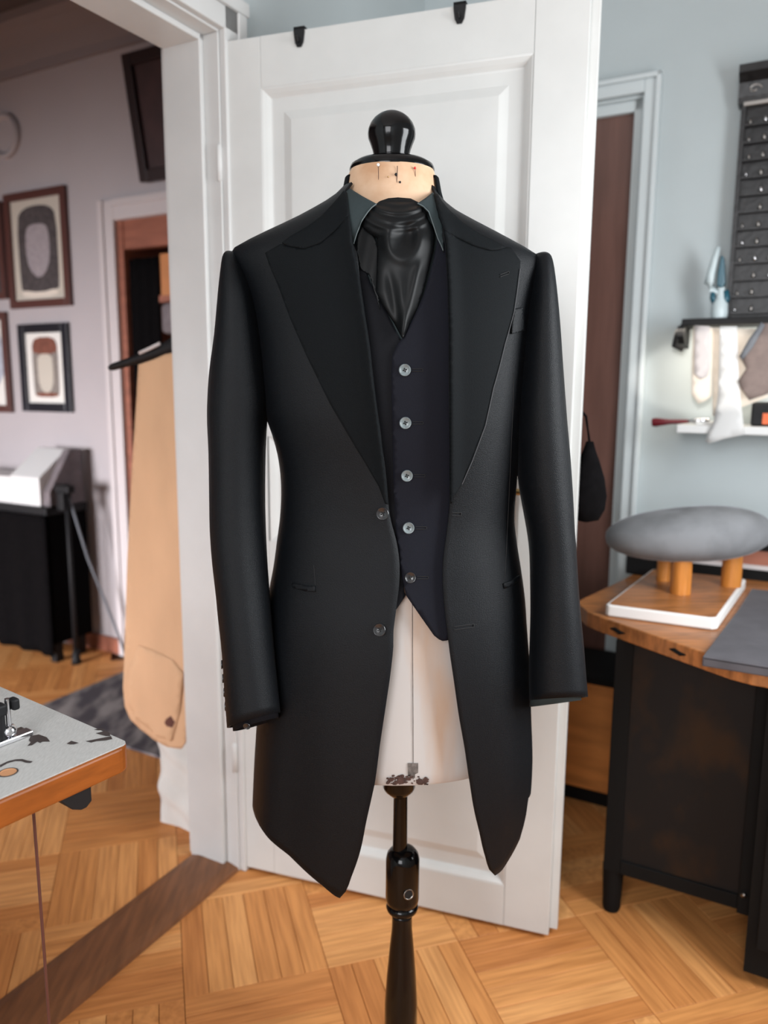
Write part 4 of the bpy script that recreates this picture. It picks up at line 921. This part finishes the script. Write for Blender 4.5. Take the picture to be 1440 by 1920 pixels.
b = B(); box(b, NU0, NU1+.085, -.02, 0, NZ, NZ+.085); box(b, NU0, NU1+.085, -.03, -.02, NZ+.055, NZ+.085); link('head_casing', b, 'casing2', dc, bevel=.003)
b = B(); box(b, NU1, NU1+.085, -.02, 0, 0, NZ); link('casing', b, 'casing2', dc, bevel=.003)
def drape(u0_, u1_, v, z0, z1, folds, amp, m, name, lab, cat, taper=0, th=.004, parent=None):
    bm = B(); nu, nv = folds*6, 16; g = []
    for i in range(nu+1):
        r = []
        for j in range(nv+1):
            t = j/nv; s = i/nu; mid = (u0_+u1_)/2; wdt = (u1_-u0_)/2*(1-taper*(1-t) if taper > 0 else 1)
            uu = mid+(s*2-1)*wdt; zz = z1+(z0-z1)*t
            r.append(bm.verts.new(RM @ V((uu, v+amp*math.sin(s*folds*2*math.pi)*(.3+.7*t), zz))))
        g.append(r)
    for i in range(nu):
        for j in range(nv): bm.faces.new((g[i][j], g[i][j+1], g[i+1][j+1], g[i+1][j]))
    return link(name, bm, m, parent, lab, cat, smooth=True, solid=th, offset=0)
drape(-1.435, -1.262, .022, .5, 1.825, 3, .010, 'blackcloth', 'black_garment', 'long black garment hanging at the left inside the wardrobe', 'garment')
b = B(); box(b, -1.255, -.72, .012, .06, 1.50, 1.630); gb = link('garment_bag', b, 'bag', None, 'grey bag under the orange wardrobe panel behind the hanger', 'bag', bevel=.02)
# frames on the wall
def picture(u0_, u1_, z0, z1, fw, fm, mm, lab, art, depth=.022):
    r = empty('picture_frame', W((u0_+u1_)/2, -.01, z0), lab, 'picture', 'framed prints on the far room wall')
    b = B()
    box(b, u0_, u0_+fw, -depth, 0, z0, z1); box(b, u1_-fw, u1_, -depth, 0, z0, z1); box(b, u0_+fw, u1_-fw, -depth, 0, z0, z0+fw); box(b, u0_+fw, u1_-fw, -depth, 0, z1-fw, z1)
    link('frame', b, fm, r, bevel=.002)
    b = B(); box(b, u0_+fw, u1_-fw, -.008, -.001, z0+fw, z1-fw); link('mount', b, mm, r)
    for P, am, dv in art:
        b = B(); prism(b, [RM @ V((u0_+(u1_-u0_)*x, dv, z0+(z1-z0)*z)) for x, z in smooth_poly(P, 1)], D1*.0008); link('print', b, am, r)
    return r
arch = [(.2, .12), (.8, .12), (.82, .3), (.82, .78), (.72, .86), (.5, .88), (.28, .86), (.18, .78), (.18, .3)]
inner = [(.34, .34), (.5, .24), (.66, .34), (.70, .5), (.68, .68), (.60, .72), (.40, .72), (.32, .68), (.30, .5)]
base = [(.22, .09), (.78, .09), (.8, .16), (.5, .13), (.2, .16)]
picture(-2.20, -1.775, 1.64, 2.165, .036, 'fr_brown', 'mount', 'large brown framed print with a dark arched engraving, upper right of four', [(arch, 'prt_dark', -.0095), (inner, 'prt_lilac', -.0105), (base, 'paperc', -.0108)])
a2 = [(.26, .17), (.74, .17), (.76, .3), (.76, .76), (.68, .85), (.32, .85), (.24, .76), (.24, .3)]
i2 = [(.36, .28), (.5, .2), (.64, .28), (.66, .5), (.64, .66), (.36, .66), (.34, .5)]
picture(-2.16, -1.81, 1.15, 1.565, .042, 'fr_black', 'mountw', 'black framed print with a small russet panel and white mount', [(a2, 'prt_grey', -.0095), ([(.26, .66), (.74, .66), (.76, .76), (.68, .85), (.32, .85), (.24, .76)], 'prt_brown', -.0105), ([(.28, .17), (.72, .17), (.74, .22), (.26, .22)], 'prt_brown', -.0103), (i2, 'mount', -.0112)])
picture(-2.62, -2.245, 1.14, 1.63, .036, 'fr_brown', 'mountw', 'brown framed pale blue print at the left edge, lower row', [([(.14, .22), (.86, .22), (.86, .9), (.14, .9)], 'prt_blue', -.0095)])
picture(-2.66, -2.225, 1.69, 2.14, .03, 'fr_brown', 'prt_dark', 'dark framed print cut by the left photo edge, upper row', [([(.2, .2), (.8, .2), (.8, .8), (.2, .8)], 'prt_grey', -.0095)])
# dark picture leaning out high on the wall
hb = empty('leaning_picture', W(-.95, -.04, 2.12), 'dark picture high on the wall leaning out above the wardrobe', 'picture')
LM_ = RM @ Matrix.Translation((-1.27, -.012, 2.115)) @ Matrix.Rotation(math.radians(9), 4, 'X')
b = B(); box(b, 0, .045, -.05, 0, 0, .47, LM_); box(b, .045, .45, -.05, 0, 0, .045, LM_); box(b, .045, .45, -.05, 0, .425, .47, LM_); box(b, .405, .45, -.05, 0, .045, .425, LM_); link('frame', b, 'fr_dark', hb, bevel=.004)
b = B(); box(b, .045, .405, -.03, 0, .045, .425, LM_); link('canvas', b, 'canvas_dark', hb)
b = B(); c = RM @ V((-2.165, 0, 2.425)); lathe(b, [(.10, 0), (.10, .02), (.088, .03), (.075, .022), (.07, .012), (.0001, .01)], c, -D1, n=32); link('wall_vent', b, 'walll', None, 'round pale vent disc on the wall near the left photo edge', 'vent', smooth=True, auto=40)
# desk with black cloth and white slanted box
dk = empty('black_desk', W(-2.3, -.3, 0), 'black cloth covered desk against the far room wall', 'desk')
b = B(); box(b, -3.1, -1.71, -.27, -.04, .70, .735); link('desk_top', b, 'black', dk, bevel=.004)
drape(-3.1, -1.705, -.28, .05, .70, 9, .012, 'blackcloth', 'cloth_skirt', None, None, parent=dk)
b = B(); box(b, -1.73, -1.712, -.26, -.05, .10, .70); link('side_cloth', b, 'blackcloth', dk)
for x in (-3.05, -1.78):
    for y in (-.22, -.09):
        b = B(); box(b, x, x+.04, y-.02, y+.02, 0, .70); link('leg', b, 'black', dk)
b = B(); prism(b, [RM @ V((-1.765, v, z)) for v, z in ((-.255, .736), (-.255, .865), (-.10, .985), (-.07, .985), (-.07, .736))], D2*-.20)
box(b, -2.40, -1.967, -.255, -.08, .736, .862)
link('slanted_box', b, 'shelf', None, 'white box with slanted top standing on the black desk', 'box', bevel=.004)
b = B(); prism(b, [RM @ V((-1.762, v, z)) for v, z in ((-.24, .736), (-.24, .80), (-.12, .985), (-.06, .985), (-.05, .736))], D2*.045); link('box_side_shade', b, 'bag', None, 'dark grey wedge painted as the shaded side of the white box', 'stand', bevel=.004)  # shade on the box's right side, made as a dark wedge
ps = empty('clamp_stand', W(-1.655, -.200, 0), 'thin black pole stand with clamp head beside the black desk', 'stand')
b = B(); tube(b, [W(-1.655, -.200, 0), W(-1.655, -.200, .84)], .011, 10); link('pole', b, 'black', ps, smooth=True)
b = B(); box(b, -1.712, -1.62, -.22, -.18, .80, .835); box(b, -1.695, -1.65, -.225, -.175, .72, .805); link('clamp_head', b, 'black', ps, bevel=.006)
b = B(); lathe(b, [(.024, 0), (.02, .02), (.012, .07)], W(-1.655, -.200, 0), n=14); link('foot', b, 'black', ps, smooth=True)
b = B(); tube(b, [W(-1.66, -.19, .80), W(-1.60, -.15, .5), W(-1.50, -.08, .12), W(-1.48, -.06, .01)], .006, 8); link('stay_rod', b, 'slate', ps, smooth=True)
# rug
b = B(); box(b, -1.37, -.30, -.70, -.12, .0005, .010)
link('grey_rug', b, 'rug', None, 'grey patterned rug on the parquet of the far room', 'rug', bevel=.003)
# hanger, kraft paper pattern and muslin
PV = -1.02; hp0 = W(0, PV)
def hpnt(x, y, v=PV): return onp(x, y, W(0, v), D1)
hg = empty('clothes_hanger', hpnt(352, 650, -1.01), 'black clothes hanger holding the brown paper pattern', 'hanger')
tip = hpnt(206, 690, -1.01); mid_ = hpnt(300, 660, -1.01); top_ = hpnt(346, 642, -1.01); endr = top_+(top_-tip)*.95+V((0, 0, -.09))
b = B(); tube(b, [tip, tip.lerp(mid_, .08), tip.lerp(mid_, .5), mid_, top_, top_+D2*.008], .01, 12, rs=[.007, .010, .012, .016, .028, .028]); link('arm', b, 'black', hg, smooth=True)
hk = top_
b = B(); tube(b, [hk, hk+V((0, 0, .05)), hk+D2*.02+V((0, 0, .075)), hk+D2*.035+V((0, 0, .06)), ], .003, 8); link('hook', b, 'metal', hg, smooth=True)
b = B(); tube(b, [hpnt(262, 662, -1.03), hpnt(280, 654, -1.03), hpnt(300, 644, -1.03)], .005, 8); link('size_tab', b, 'paperl', hg, smooth=True)
KP = [(263, 684), (290, 674), (310, 664), (335, 659), (350, 662), (356, 690), (357, 800), (360, 950), (366, 1110), (370, 1215), (366, 1260), (358, 1340), (352, 1390), (345, 1401), (320, 1397), (290, 1385), (262, 1368), (244, 1350), (234, 1325), (231, 1290), (235, 1200), (243, 1050), (250, 940), (257, 820), (261, 740)]
KP = [(x+1 if x > 330 else x, y) for x, y in KP]
def kfn(x, y):
    p = hpnt(x, y, PV-.014); k = .006*math.sin(x*.045+y*.004)+.004*math.sin(y*.010+x*.02); return p-D1*(k+.004)
kp_ = link('kraft_pattern', patch(KP, kfn, 8), 'kraft', None, 'long brown kraft paper coat pattern hanging from the black hanger', 'pattern', smooth=True, solid=.002)
for P in ([(252, 1282), (257, 1278), (258, 1292), (253, 1300), (250, 1296)], [(318, 1345), (328, 1338), (336, 1350), (331, 1360), (320, 1358), (315, 1352)]):
    link('punched_notch', patch(P, lambda x, y: kfn(x, y)-D1*.0025, 4), 'fr_brown', kp_)
link('layered_sheet', patch([(258, 1210), (330, 1235), (352, 1260), (345, 1330), (330, 1385), (300, 1378), (255, 1350), (240, 1320), (243, 1250)], lambda x, y: kfn(x, y)-D1*(.004+.002*math.sin(y*.05)), 12), 'kraft', kp_, smooth=True, solid=.0015)
def mfn(x, y):
    p = hpnt(x, y, -.985); s = y*.075-x*.07; return p-D1*(.006*math.sin(s)+.003*math.sin(s*1.9+1)+.003*math.sin(x*.11+y*.02))
MP = [(296, 1350), (372, 1350), (378, 1450), (384, 1570), (384, 1590), (345, 1576), (302, 1558), (299, 1480)]
link('muslin_panel', patch(MP, mfn, 8), 'muslin', None, 'white wrinkled muslin hanging below the kraft paper to the floor', 'fabric', smooth=True, solid=.004)
b = B(); tube(b, [W(-.15, -.93, hk.z+.06), W(-.18, -.96, hk.z+.06), hk+V((0, 0, .07))], .004, 8); link('wall_hook', b, 'metal', None, 'small steel wall hook behind the door frame holding the hanger', 'hook')
